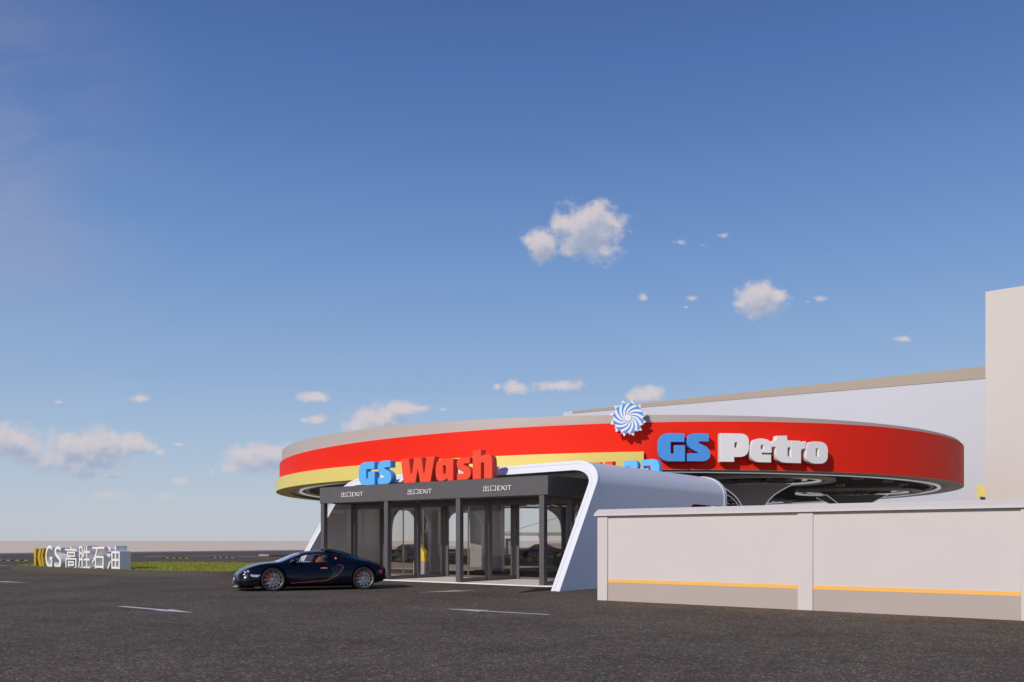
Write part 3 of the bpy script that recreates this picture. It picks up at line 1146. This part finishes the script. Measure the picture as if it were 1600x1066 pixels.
# soffit light panels
for k in range(34):
    for rr in (CR - 3.2, CR - 6.5):
        if rr < CR - 6 and k % 2:
            continue
        a = 2 * PI * (k + (.5 if rr < CR - 6 else 0)) / 34
        m = MB().box(-.22, .22, -.22, .22, ZRB + .03, ZRB + .159, Matrix.Rotation(a, 4, 'Z') @ Matrix.Translation((rr, 0, 0)))
        if math.sin(a) < .55:
            link('ceiling_light', m, M['panel'], cn_)
CANG = [-68.2, -14.2, 42, 98, 152, -124, -178]
ZF = 4.5
for ca in CANG:
    cxl, cyl = 16.35 * math.cos(R(ca)) + .28, 16.35 * math.sin(R(ca))
    T = Matrix.Translation((cxl, cyl, 0)) @ Matrix.Rotation(RZ + PI / 4, 4, 'Z')
    # flared square column with curved sides
    hw = [(.0, .40), (.8, .40), (1.6, .40), (2.3, .41), (2.7, .44), (3.0, .48), (3.3, .57), (3.55, .70), (3.8, .88), (4.0, 1.08), (4.18, 1.34), (4.33, 1.60), (4.42, 1.76), (ZF, 1.90)]
    nn = 4
    m = MB()
    vs, fs = [], []
    S4 = [(1, 1), (-1, 1), (-1, -1), (1, -1)]
    T2 = Matrix.Translation((cxl, cyl, 0)) @ Matrix.Rotation(RZ * .25, 4, 'Z')
    for z, h in hw:
        for sx, sy in S4:
            vs.append((sx * h, sy * h, z))
    for i in range(len(hw) - 1):
        for k in range(4):
            fs.append((i * 4 + k, i * 4 + (k + 1) % 4, (i + 1) * 4 + (k + 1) % 4, (i + 1) * 4 + k))
    fs.append(tuple(range((len(hw) - 1) * 4, len(hw) * 4)))
    m.add(vs, fs, T2)
    col_ = link('column', m, M['column'], cn_, smooth=40)
    for sx, sy in S4:
        m = MB()
        m.tube([(sx * h * 1.0, sy * h * 1.0, z) for z, h in hw[3:]] + [(sx * 1.9, sy * 1.9, ZF + .06)], .028, 6, M4=T2)
        link('light_strip', m, M['led'], col_)
    m = MB()
    m.lathe([(1.96, ZF + .005), (2.12, ZF + .005), (2.12, ZF + .05), (1.96, ZF + .05)], 48, M4=T2)
    link('ring', m, M['bronze'], col_, smooth=30)
    m = MB()
    m.lathe([(3.45, ZRB - .10), (3.62, ZRB - .10), (3.62, ZRB + .0), (3.45, ZRB + .0)], 56, M4=T2, a0=R(-60), a1=R(200))
    link('ring', m, M['led'], col_, smooth=30)
    m = MB()
    m.lathe([(3.95, ZRB - .13), (4.35, ZRB - .13), (4.35, ZRB + .02), (3.95, ZRB + .02)], 56, M4=T2, a0=R(-150), a1=R(75))
    link('ring', m, M['bronze'], col_, smooth=30)
    m = MB()
    m.lathe([(2.75, ZRB - .02), (2.9, ZRB - .02), (2.9, ZRB + .06), (2.75, ZRB + .06)], 56, M4=T2, a0=R(120), a1=R(370))
    link('ring', m, M['led'], col_, smooth=30)
    for k in range(8):
        a = R(22.5 + 45 * k)
        m = MB()
        m.tube([(1.0 * math.cos(a), 1.0 * math.sin(a), ZF + .0), (2.3 * math.cos(a), 2.3 * math.sin(a), ZRB + .16)], .075, 6, M4=T2)
        link('strut', m, M['panel'], col_)

# Petro sign on the fascia
pt = thing('station_sign', 'raised blue and white block letters on the red fascia of the round canopy', 'sign', (CX, CY, 0), 0)
PET = [('G', 1028.5, 1070.5, 'b'), ('S', 1073, 1109.5, 'b'), ('P', 1125.5, 1170.5, 'w'), ('e', 1172.5, 1206, 'w'), ('t', 1207, 1236.5, 'w'), ('r', 1236.5, 1259.5, 'w'), ('o', 1260, 1293.8, 'w')]
STAND = .50


def circle_hit(u, r):
    m_ = (u - 800) / 1370
    a = m_ * m_ + 1
    b = m_ * CX + CY
    c = CX * CX + CY * CY - r * r
    Y = (b - math.sqrt(b * b - a * c)) / a
    return Vector((m_ * Y, Y))


for i, (ch, u0, u1, c) in enumerate(PET):
    a, b = circle_hit(u0, CR + STAND), circle_hit(u1, CR + STAND)
    mid = (a + b) / 2 - Vector((CX, CY))
    ang = math.atan2(b.y - a.y, b.x - a.x)
    wdt = (b - a).length
    z0 = 5.13
    me_ = letter(ch, wdt, 1.315, .32, .015)
    me_.transform(Matrix.Translation((mid.x, mid.y, z0)) @ Matrix.Rotation(ang, 4, 'Z') @ Matrix.Translation((-wdt / 2, 0, 0)))
    link('letter', me_, M['letter_blue'] if c == 'b' else M['letter_white'], pt, smooth=35)

# pinwheel emblem
ec = circle_hit(981.4, CR + .58)
ez = 1.5 + 191.5 / 1370 * ec.y
ea = math.atan2(ec.y - CY, ec.x - CX) + PI / 2
em = thing('pinwheel_emblem', 'white and blue twelve-blade pinwheel emblem fixed to the canopy edge', 'emblem', (ec.x, ec.y, ez), ea)
RE = .82
out = []
for k in range(12):
    a = R(90 + 11 - 30 * k)
    for rr, da in [(.80, 15), (1.02, 8), (1.0, 4), (.90, 1), (.93, -5), (.80, -12)]:
        out.append((RE * rr * math.cos(a + R(da)), RE * rr * math.sin(a + R(da))))
put('plate', curve_mesh([out], .14, bev=.008), M['letter_white'], em, 0, 0, 0)
for k in range(12):
    a = R(90 + 11 - 30 * k)
    L_, Rr = [], []
    for i in range(13):
        f = i / 12
        rr = .17 + (.86 - .17) * f
        ph = a + R(2) + R(62) * (1 - f) ** 1.25
        hw_ = R(2.6) + R(5.2) * f ** 1.3
        L_.append((RE * rr * math.cos(ph + hw_), RE * rr * math.sin(ph + hw_)))
        Rr.append((RE * rr * math.cos(ph - hw_), RE * rr * math.sin(ph - hw_)))
    ph = a + R(2)
    tip = [(RE * .90 * math.cos(ph + R(8)), RE * .93 * math.sin(ph + R(8))), (RE * .83 * math.cos(ph), RE * .83 * math.sin(ph)), (RE * .90 * math.cos(ph - R(8)), RE * .90 * math.sin(ph - R(8)))]
    put('blade', curve_mesh([L_ + tip + Rr[::-1]], .02), M['letter_blue'], em, 0, -.021, 0)
put('hub', curve_mesh([arc(0, 0, RE * .17, 0, 360, 24)[:-1]], .03), M['letter_white'], em, 0, -.031, 0)
m = MB()
m.tube([(0, .14, 0), (0, .5, -.1)], .06, 10)
m.tube([(.2, .14, -.3), (.2, .55, -.3)], .04, 8)
link('bracket', m, M['frame'], em)


# ------------------------------------------------------------------ car
car = thing('sports_car', 'low glossy midnight blue sports car with orange details, parked before the wash', 'car', (-7.425, 26.85, 0), R(202))
# stations: x, zbottom, half width low, half width mid, z mid, shoulder half width, shoulder z, roof half width, roof z
ST = [
    (1.02, .22, .40, .50, .34, .42, .42, .25, .44),
    (.97, .13, .66, .74, .34, .64, .50, .34, .52),
    (.84, .11, .84, .88, .36, .76, .60, .40, .64),
    (.62, .11, .90, .95, .42, .80, .73, .46, .74),
    (.30, .12, .93, .985, .50, .84, .825, .50, .80),
    (.00, .12, .94, .995, .52, .86, .845, .54, .835),
    (-.28, .12, .94, .985, .52, .86, .835, .58, .875),
    (-.55, .12, .94, .97, .50, .84, .835, .58, 1.035),
    (-.85, .12, .94, .965, .48, .82, .84, .56, 1.14),
    (-1.20, .12, .94, .965, .48, .82, .85, .55, 1.195),
    (-1.60, .12, .94, .97, .50, .83, .86, .54, 1.20),
    (-1.95, .12, .94, .985, .52, .85, .88, .53, 1.165),
    (-2.30, .12, .94, .995, .54, .88, .90, .50, 1.09),
    (-2.65, .13, .94, 1.0, .55, .88, .89, .48, 1.0),
    (-2.98, .15, .93, .99, .56, .86, .85, .46, .90),
    (-3.26, .19, .88, .95, .56, .80, .77, .44, .80),
    (-3.42, .25, .80, .87, .56, .70, .69, .40, .71),
    (-3.48, .32, .60, .68, .55, .52, .63, .30, .645),
]
ringn = 14
vs, fs = [], []
for (x, zb_, wl, wm, zm, ws_, zs, wr, zr) in ST:
    half = [(0, zb_), (wl * .6, zb_), (wl, zb_ + .03), (wm, (zb_ + zm) / 2), (wm, zm), (ws_ + (wm - ws_) * .35, zs - (zs - zm) * .22), (ws_ - .06, zs + .004),
            (wr + .08 if zr - zs > .1 else (wr + ws_) / 2 - .02, zs + (zr - zs) * .78 if zr - zs > .1 else zs * .5 + zr * .5), (wr * .55, zr - .005), (0, zr)]
    full = [(y, z) for y, z in half] + [(-y, z) for y, z in half[-2:0:-1]]
    ringn = len(full)
    for y, z in full:
        vs.append((x, y, z))
for i in range(len(ST) - 1):
    for k in range(ringn):
        k2 = (k + 1) % ringn
        fs.append((i * ringn + k, i * ringn + k2, (i + 1) * ringn + k2, (i + 1) * ringn + k))
fs.append(tuple(range(ringn)))
fs.append(tuple(range((len(ST) - 1) * ringn + ringn - 1, (len(ST) - 1) * ringn - 1, -1)))
m = MB()
m.add(vs, fs)
body = link('body', m, M['car'], car)
sub = body.modifiers.new('s', 'SUBSURF')
sub.levels = 2
sub.render_levels = 2
bpy.context.view_layer.update()
me_ = bpy.data.meshes.new_from_object(body.evaluated_get(bpy.context.evaluated_depsgraph_get()))
body.modifiers.clear()
body.data = me_
bpy.context.view_layer.update()
bvh = BVHTree.FromPolygons([v.co[:] for v in me_.vertices], [p.vertices[:] for p in me_.polygons])


def side_y(x, z, s=1):
    h = bvh.ray_cast(Vector((x, 3 * s, z)), Vector((0, -s, 0)))
    return h[0].y if h[0] is not None else .8 * s


def top_z(x, y):
    h = bvh.ray_cast(Vector((x, y, 3)), Vector((0, 0, -1)))
    return h[0].z if h[0] is not None else .8


WB = -2.71
for xw in (0, WB):
    q = MB()
    c = arc(xw, .35, .40, 0, 360, 40)[:-1]
    q.prism(c, .60, 1.4)
    boolean(body, q)
    q = MB()
    q.prism(c, -1.4, -.60)
    boolean(body, q)
WIN = rounded([(-.50, .865), (-.86, 1.035, .25), (-1.22, 1.10, .2), (-1.64, 1.075, .05), (-1.60, .85, .03), (-.62, .845, .03)], 5)
q = MB()
q.prism(WIN, -1.4, 1.4)
boolean(body, q)
body.data.shade_smooth()
body.data.set_sharp_from_angle(angle=R(35))


def side_patch(name, poly, material, s=1, off=.004, thick=.008, parent=car):
    m_ = MB()
    n_ = len(poly)
    # fan of small cells through triangulated ring subdivision
    cx_ = sum(p_[0] for p_ in poly) / n_
    cz_ = sum(p_[1] for p_ in poly) / n_
    K = 5
    vs_, fs_ = [], []
    for k in range(K + 1):
        f = k / K
        for (x, z) in poly:
            xx, zz = cx_ + (x - cx_) * max(f, .001), cz_ + (z - cz_) * max(f, .001)
            vs_.append((xx, side_y(xx, zz, s) + s * off, zz))
    for k in range(K):
        for i in range(n_):
            j = (i + 1) % n_
            fs_.append((k * n_ + i, k * n_ + j, (k + 1) * n_ + j, (k + 1) * n_ + i))
    m_.add(vs_, fs_)
    return link(name, m_, material, parent, smooth=60)


for s in (1, -1):
    side_patch('sill_panel', rounded([(-.48, .42, .05), (-.50, .14), (-2.25, .14), (-2.28, .40, .05), (-1.7, .30, .1), (-1.0, .26, .2)], 5), M['car_blk'], s, .002)
    side_patch('side_window', WIN, M['car_glass'], s, -.012)
    side_patch('side_intake', rounded([(-1.72, .72, .06), (-2.02, .76, .1), (-2.08, .6, .1), (-1.86, .40, .08), (-1.58, .30, .02)], 5), M['car_blk'], s, .004)
    side_patch('fuel_cap', arc(-1.88, .965, .035, 0, 360, 16)[:-1], M['copper'], s, .012)
    o = side_patch('headlight', rounded([(.66, .66, .03), (.90, .53, .03), (.88, .47, .02), (.62, .58, .03)], 4), M['car_blk'], s, .003)
    for (hx, hz_) in [(.79, .575), (.71, .60)]:
        side_patch('lens', arc(hx, hz_, .032, 0, 360, 12)[:-1], M['lamp'], s, .016, parent=o)
    side_patch('side_marker', rounded([(.40, .49, .02), (.66, .51, .02), (.62, .44, .02), (.44, .43, .02)], 4), M['lamp'], s, .004)
    side_patch('tail_light', rounded([(-3.18, .60, .02), (-3.30, .60, .02), (-3.28, .50, .02), (-3.2, .50, .02)], 4), M['tail'], s, .006)
    side_patch('air_vent', rounded([(.40, .30, .05), (.86, .25, .04), (.84, .15, .03), (.45, .15, .04)], 4), M['car_blk'], s, .004)
    # copper styling line
    pts = [(-.52, .235), (-.9, .25), (-1.3, .275), (-1.6, .31), (-1.82, .40), (-2.0, .55), (-2.08, .68), (-2.04, .76), (-1.9, .77)]
    m = MB()
    m.tube([(x, side_y(x, z, s) + .002 * s, z) for x, z in pts], .007, 6)
    link('trim_line', m, M['trim'], car)
    m = MB()
    m.tube([(x, side_y(x, z, s) + .022 * s, z) for x, z in [(-1.40, .665), (-1.46, .668), (-1.53, .668), (-1.6, .665)]], [.018, .024, .024, .02], 8)
    link('door_handle', m, M['copper'], car)
    # door seams
    m = MB()
    m.tube([(x, side_y(x, z, s) - .001 * s, z) for x, z in [(-.45, .80), (-.48, .6), (-.50, .4), (-.52, .25)]], .006, 5)
    m.tube([(x, side_y(x, z, s) - .001 * s, z) for x, z in [(-1.62, .83), (-1.66, .72), (-1.62, .5), (-1.56, .33)]], .006, 5)
    link('door_seam', m, M['black'], car)
    # wheel arch lips
    for xw in (0, WB):
        m = MB()
        pts = []
        for k in range(21):
            a = R(-18 + 216 * k / 20)
            x, z = xw + .405 * math.cos(a), .35 + .405 * math.sin(a)
            pts.append((x, side_y(x, z, s) + .004 * s, z))
        m.tube(pts, .014, 6)
        link('arch_lip', m, M['car'], car)
    # mirror
    y0 = side_y(-.58, .86, s)
    m = MB()
    m.tube([(-.60, y0 - .05 * s, .86), (-.62, y0 + .08 * s, .885)], .02, 8)
    mir = link('mirror_arm', m, M['car_blk'], car)
    bm = bmesh.new()
    bmesh.ops.create_uvsphere(bm, u_segments=16, v_segments=10, radius=1)
    bm.transform(Matrix.Translation((-.62, y0 + .13 * s, .905)) @ Matrix.Diagonal((.11, .10, .06, 1)))
    d = bpy.data.meshes.new('mirror')
    bm.to_mesh(d)
    bm.free()
    link('mirror', d, M['car_blk'], car, smooth=60)
    m = MB()
    m.tube([(-.53, y0 + .06 * s, .885), (-.515, y0 + .13 * s, .89), (-.53, y0 + .19 * s, .885)], .014, 6)
    link('mirror_trim', m, M['steel'], mir)
    # roof scoop
    m = MB()
    prof_ = [(-1.62, 1.18), (-1.60, 1.25), (-1.78, 1.25), (-2.1, 1.19), (-2.5, 1.06), (-2.7, .99), (-2.5, .98)]
    m.prism(prof_, .24 * s, .44 * s)
    o = link('roof_scoop', m, M['car_blk'], car)
    bevel(o, .025, 2)


def top_patch(name, x0, x1, w0, w1, material, off=.006, nx=12, ny=10):
    vs_, fs_ = [], []
    for i in range(nx + 1):
        f = i / nx
        x = x0 + (x1 - x0) * f
        w_ = w0 + (w1 - w0) * f
        for j in range(ny + 1):
            y = -w_ + 2 * w_ * j / ny
            vs_.append((x, y, top_z(x, y) + off))
    for i in range(nx):
        for j in range(ny):
            a = i * (ny + 1) + j
            fs_.append((a, a + 1, a + ny + 2, a + ny + 1))
    m_ = MB()
    m_.add(vs_, fs_)
    return link(name, m_, material, car, smooth=60)


top_patch('windscreen', -.16, -.84, .66, .52, M['screen'])
top_patch('rear_deck', -2.5, -3.36, .5, .5, M['car_blk'], .005)
# grille: horseshoe with chrome surround
m = MB()
hs_ = [(0, .0)] + []
pts = []
for k in range(17):
    a = R(-60 + 300 * k / 16)
    pts.append((1.0 - .02 * math.sin(a), .14 * math.cos(a), .33 + .15 * math.sin(a)))
m.tube([(x + .045, y, z) for x, y, z in pts], .016, 6)
gr = link('grille', m, M['steel'], car)
m = MB()
m.add([(1.035 - .02 * math.sin(R(360 * k / 16)), .13 * math.cos(R(360 * k / 16)), .33 + .14 * math.sin(R(360 * k / 16))) for k in range(16)], [tuple(range(16))])
link('grille_mesh', m, M['car_blk'], gr)
# nose splitter
m = MB()
m.slab([(.5, -.9), (.9, -.72), (1.03, -.35), (1.06, 0), (1.03, .35), (.9, .72), (.5, .9)], .085, .112)
link('splitter', m, M['car_blk'], car)
m = MB()
m.slab([(-.35, -.93), (-2.35, -.93), (-2.35, .93), (-.35, .93)], .085, .125)
link('floor', m, M['black'], car)
# seats inside
for s in (1, -1):
    m = MB()
    m.prism(rounded([(-1.30, .80), (-1.42, 1.04, .04), (-1.52, 1.06, .04), (-1.56, .80)], 3), .16 * s, .50 * s)
    o = link('seat', m, M['leather'], car)
    bevel(o, .02, 2)
m = MB()
th_ = [(-.86 + .045 * math.sin(R(a)) * .5, .33 + .17 * math.cos(R(a)), .9 + .17 * math.sin(R(a))) for a in range(0, 360, 18)]
m.tube(th_, .014, 6, closed=True)
link('steering_wheel', m, M['car_blk'], car)


def wheel(xw, s):
    # wheel axis along y, outer face at y = .985 * s
    T = Matrix.Translation((xw, .985 * s, .345)) @ Matrix.Rotation(R(-90 * s), 4, 'X')     # local +z -> outward
    m_ = MB()
    m_.lathe([(.285, -.02), (.30, .0), (.325, .0), (.342, -.02), (.347, -.06), (.347, -.22), (.33, -.26), (.28, -.26), (.27, -.2)], 56, M4=T)
    w_ = link('wheel', m_, M['tyre'], car, smooth=40)
    m_ = MB()
    m_.lathe([(.262, -.03), (.284, -.006), (.284, -.03), (.27, -.05), (.262, -.2), (.255, -.2), (.252, -.05)], 56, M4=T)
    rim = link('rim', m_, M['alloy'], w_, smooth=40)
    m_ = MB()
    for k in range(12):
        a = R(30 * k)
        Rk = Matrix.Rotation(a, 4, 'Z')
        m_.add([(.05, -.016, -.045), (.05, .016, -.045), (.262, .011, -.02), (.262, -.011, -.02),
                (.05, -.016, -.075), (.05, .016, -.075), (.262, .011, -.05), (.262, -.011, -.05)],
               [(0, 1, 2, 3), (7, 6, 5, 4), (0, 4, 5, 1), (1, 5, 6, 2), (2, 6, 7, 3), (3, 7, 4, 0)], T @ Rk)
    m_.lathe([(0, -.03), (.04, -.034), (.06, -.045), (.06, -.08), (0, -.08)], 24, M4=T, closed=False)
    link('spokes', m_, M['alloy'], w_, smooth=30)
    m_ = MB()
    m_.lathe([(.10, -.10), (.215, -.10), (.215, -.125), (.10, -.125)], 40, M4=T)
    link('brake_disc', m_, M['column'], w_, smooth=40)
    m_ = MB()
    a0 = R(150) if s > 0 else R(30)
    m_.lathe([(.13, -.085), (.235, -.085), (.235, -.15), (.13, -.15)], 12, M4=T, a0=R(-60) if s > 0 else R(120), a1=R(20) if s > 0 else R(200))
    link('caliper', m_, M['caliper'], w_, smooth=30)
    m_ = MB()
    m_.lathe([(.0, -.19), (.262, -.19)], 32, M4=T, closed=False)
    link('wheel_back', m_, M['black'], w_)


for xw in (0, WB):
    for s in (1, -1):
        wheel(xw, s)
m = MB()
for s in (1, -1):
    m.tube([(-3.40, .18 * s, .30), (-3.52, .18 * s, .30)], .045, 12)
link('exhaust', m, M['steel'], car)
m = MB().box(-3.49, -3.36, -.7, .7, .3, .42)
bevel(link('diffuser', m, M['car_blk'], car), .02)

# ------------------------------------------------------------------ things seen through the glass
p = FW(-8.6, 2.6)
t = thing('guide_cabinet', 'grey cabinet with yellow pointed hood inside the left wash bay', 'machine', (p.x, p.y, .03), RZ)
bevel(link('cabinet', MB().box(0, .62, 0, .3, 0, .62), M['column'], t), .02)
m = MB()
m.prism([(0, .62), (.62, .62), (.58, 1.0), (.24, 1.35), (.12, 1.2)], .02, .28)
bevel(link('hood', m, M['mach_yellow'], t), .02)


def vac_arch(u, Y, hgt, rad, label):
    p_ = at(u, Y)
    t_ = thing('vacuum_arch', label, 'vacuum post', (p_.x, p_.y, 0), 0, 'yellow vacuum stations')
    pts_ = [(0, 0, 0), (0, 0, hgt - rad)]
    for k in range(1, 11):
        a = R(180 - 13 * k)
        pts_.append((rad + rad * math.cos(a), 0, hgt - rad + rad * math.sin(a)))
    m_ = MB()
    m_.tube(pts_, .07, 8)
    link('arm', m_, M['mach_yellow'], t_, smooth=40)
    bevel(link('motor_box', MB().box(-.25, .15, -.2, .2, .0, 1.0), M['column'], t_), .03)
    m_ = MB()
    e_ = pts_[-1]
    m_.tube([e_, (e_[0] + .05, 0, e_[2] - .4), (e_[0] - .1, 0, e_[2] - .9)], .03, 6)
    link('hose', m_, M['black'], t_)


vac_arch(659, 56, 2.15, .42, 'curved yellow vacuum arm seen through the middle glass bay')
p = at(746, 60)
t = thing('yellow_gantry', 'leaning yellow gantry leg with dark head seen through the right glass bay', 'machine', (p.x, p.y, 0), 0)
m = MB()
m.prism(rounded([(-.05, 0), (.36, 0), (.42, .7, .1), (.32, 1.3, .1), (.5, 1.8), (.05, 1.8), (.12, .9, .1)], 4), -.2, .2)
link('leg', m, M['mach_yellow'], t)
bevel(link('head', MB().box(-.2, .55, -.3, .3, 1.8, 2.6), M['column'], t), .04)
p = at(780, 60)
t = thing('yellow_cabinet', 'upright yellow cabinet beside the far white rim of the tunnel', 'cabinet', (p.x, p.y, 0), 0)
bevel(link('cabinet', MB().box(0, .34, -.2, .2, 0, 1.3), M['mach_yellow'], t), .02)
link('door_panel', MB().box(.05, .29, -.212, -.201, .2, 1.1), M['column'], t)


def cart(u, Y, label):
    p_ = at(u, Y)
    t_ = thing('tool_cart', label, 'cart', (p_.x, p_.y, 0), 0, 'dark carts with lime wheels')
    bevel(link('tray', MB().box(-.45, .45, -.25, .25, .42, .62), M['column'], t_), .02)
    bevel(link('upper_tray', MB().box(-.40, .40, -.22, .22, .75, .85), M['black'], t_), .02)
    for s1 in (-1, 1):
        m_ = MB()
        m_.tube([(.4 * s1, -.2, .1), (.38 * s1, -.2, .78)], .025, 6)
        m_.tube([(.4 * s1, .2, .1), (.38 * s1, .2, .78)], .025, 6)
        link('side_frame', m_, M['black'], t_)
        m_ = MB()
        m_.lathe([(.0, -.05), (.16, -.05), (.16, .05), (0, .05)], 16, M4=Matrix.Translation((.33 * s1, -.27, .18)) @ Matrix.Rotation(R(90), 4, 'X'), closed=False)
        link('wheel', m_, M['lime'], t_)
    m_ = MB()
    m_.tube([(-.35, 0, .85), (-.35, 0, 1.05), (.35, 0, 1.05), (.35, 0, .85)], .02, 6)
    link('handle', m_, M['black'], t_)


cart(617, 62, 'dark cart with lime wheels seen through the middle bay, left of the first steel mullion')
cart(707, 62, 'dark cart with lime wheels seen beside the second dark entrance column')
cart(835, 62, 'dark cart with lime wheels seen through the rightmost glass bay')


# two red low cars far behind the glass
def small_car(u, Y, label, paint):
    p_ = at(u, Y)
    t_ = thing('parked_car', label, 'car', (p_.x, p_.y, 0), 0, 'cars parked beyond the tunnel')
    pr = rounded([(-2.1, .25), (-2.12, .55, .1), (-1.9, .72, .1), (-1.1, .80, .2), (-.6, 1.2, .2), (.5, 1.22, .2), (1.3, .85, .2), (2.0, .78, .15), (2.1, .5, .1), (2.1, .25)], 5)
    m_ = MB()
    m_.prism(pr, -.85, .85)
    b_ = link('body', m_, paint, t_)
    bevel(b_, .06, 2, 50)
    gp_ = rounded([(-.98, .82), (-.58, 1.14, .1), (.45, 1.15, .1), (1.05, .84)], 4)
    for s1 in (-1, 1):
        m_ = MB()
        m_.prism(gp_, .852 * s1, .858 * s1)
        link('window', m_, M['screen'], t_)
        for xw in (-1.3, 1.3):
            m_ = MB()
            m_.lathe([(0, -.02), (.2, -.02), (.31, -.0), (.32, -.2), (0, -.2)], 24, M4=Matrix.Translation((xw, .88 * s1, .32)) @ Matrix.Rotation(R(-90 * s1), 4, 'X'), closed=False)
            link('wheel', m_, M['tyre'], t_, smooth=30)


small_car(640, 70, 'dark grey low car beyond the tunnel, seen through the middle glass bay', M['column'])
small_car(846, 74, 'dark grey low car beyond the tunnel, seen through the rightmost bay', M['column'])
for (u0, u1, lab) in [(655, 738, 'long low red-topped barrier beyond the tunnel, behind the middle and right bays'), (820, 850, 'short low red-topped barrier beyond the rightmost glass bay')]:
    a, b = at(u0, 65), at(u1, 65)
    t = thing('barrier', lab, 'barrier', (a.x, a.y, 0), 0, 'low red barriers')
    link('base', MB().box(0, b.x - a.x, -.12, .12, 0, .24), M['column'], t)
    link('top_rail', MB().box(0, b.x - a.x, -.14, .14, .242, .34), M['caliper'], t)
for u, lab in [(627, 'red tool chest seen between the second column and the first steel mullion')]:
    p = at(u, 60)
    t = thing('tool_chest', lab, 'tool chest', (p.x, p.y, 0), 0)
    bevel(link('chest', MB().box(0, .5, -.2, .2, .1, .95), M['caliper'], t), .03)
    for k in range(3):
        link('drawer', MB().box(.04, .46, -.212, -.202, .18 + .25 * k, .40 + .25 * k), M['column'], t)
p = at(1076, 36.5)
t = thing('wash_gantry', 'dark red and white gantry box inside the shell, just above the front wall', 'machine', (p.x, p.y, 0), 0)
bevel(link('side_box', MB().box(0, .74, 0, .8, 0, 3.05), M['caliper'], t), .04)
bevel(link('white_post', MB().box(.745, .93, 0, .8, 0, 3.05), M['rim'], t), .02)

# motorcycle behind the right side glass
p = at(876, 50)
t = thing('motorcycle', 'dark motorcycle with bright headlamp behind the right side glass', 'motorcycle', (p.x, p.y, 0), R(-70))
for xw in (-.7, .7):
    m = MB()
    m.lathe([(.25, -.05), (.31, -.04), (.31, .04), (.25, .05)], 28, M4=Matrix.Translation((xw, 0, .31)) @ Matrix.Rotation(R(90), 4, 'X'))
    m.tube([(xw - .25, 0, .31), (xw + .25, 0, .31)], .012, 6)
    m.tube([(xw, 0, .06), (xw, 0, .56)], .012, 6)
    link('wheel', m, M['tyre'], t, smooth=30)
m = MB()
m.tube([(.7, 0, .31), (.5, 0, .95)], .035, 8)
m.tube([(.5, -.32, 1.0), (.52, 0, .97), (.5, .32, 1.0)], .018, 6)
link('fork', m, M['steel'], t)
m = MB()
m.prism(rounded([(-.75, .80, .05), (-.3, .72), (.0, .78), (.42, .92, .1), (.45, .7), (.2, .35, .1), (-.3, .3, .1), (-.4, .6)], 4), -.13, .13)
bevel(link('frame', m, M['car_blk'], t), .03)
m = MB()
m.lathe([(0, .03), (.09, 0), (.09, -.1), (0, -.12)], 16, M4=Matrix.Translation((.62, 0, .9)) @ Matrix.Rotation(R(90), 4, 'Y'), closed=False)
link('headlamp', m, M['lamp'], t, smooth=30)

# far shelter
p = at(786, 100)
t = thing('far_shelter', 'small white shelter with flat cable-stayed roof far behind the glass bays', 'shelter', (p.x, p.y, 0), 0)
bevel(link('roof', MB().box(-.2, 11, -2, 2, 2.1, 2.45), M['column'], t), .04)
for x in (0.0, 4.0, 10.4):
    link('leg', MB().box(x, x + .16, -1.6, -1.4, 0, 2.1), M['rim'], t)
link('mast', MB().box(6.6, 6.75, -.1, .1, 2.45, 4.3), M['column'], t)
m = MB()
m.tube([(6.68, 0, 4.25), (0.3, 0, 2.45)], .04, 5)
m.tube([(6.68, 0, 4.25), (10.8, 0, 2.45)], .04, 5)
link('cable', m, M['column'], t)
link('booth', MB().box(.25, 1.05, -1.0, 1.0, 0, 1.75), M['column'], t)
link('booth', MB().box(4.3, 8.0, -1.0, 1.0, 0, 1.2), M['column'], t)
# low concrete step behind the tunnel
p = FW(-11.0, 16.5)
t = thing('platform', 'low grey concrete platform behind the wash tunnel', 'platform', (p.x, p.y, 0), RZ)
bevel(link('step', MB().box(0, 16, 0, 1.2, 0, .22), M['kerb'], t), .02)
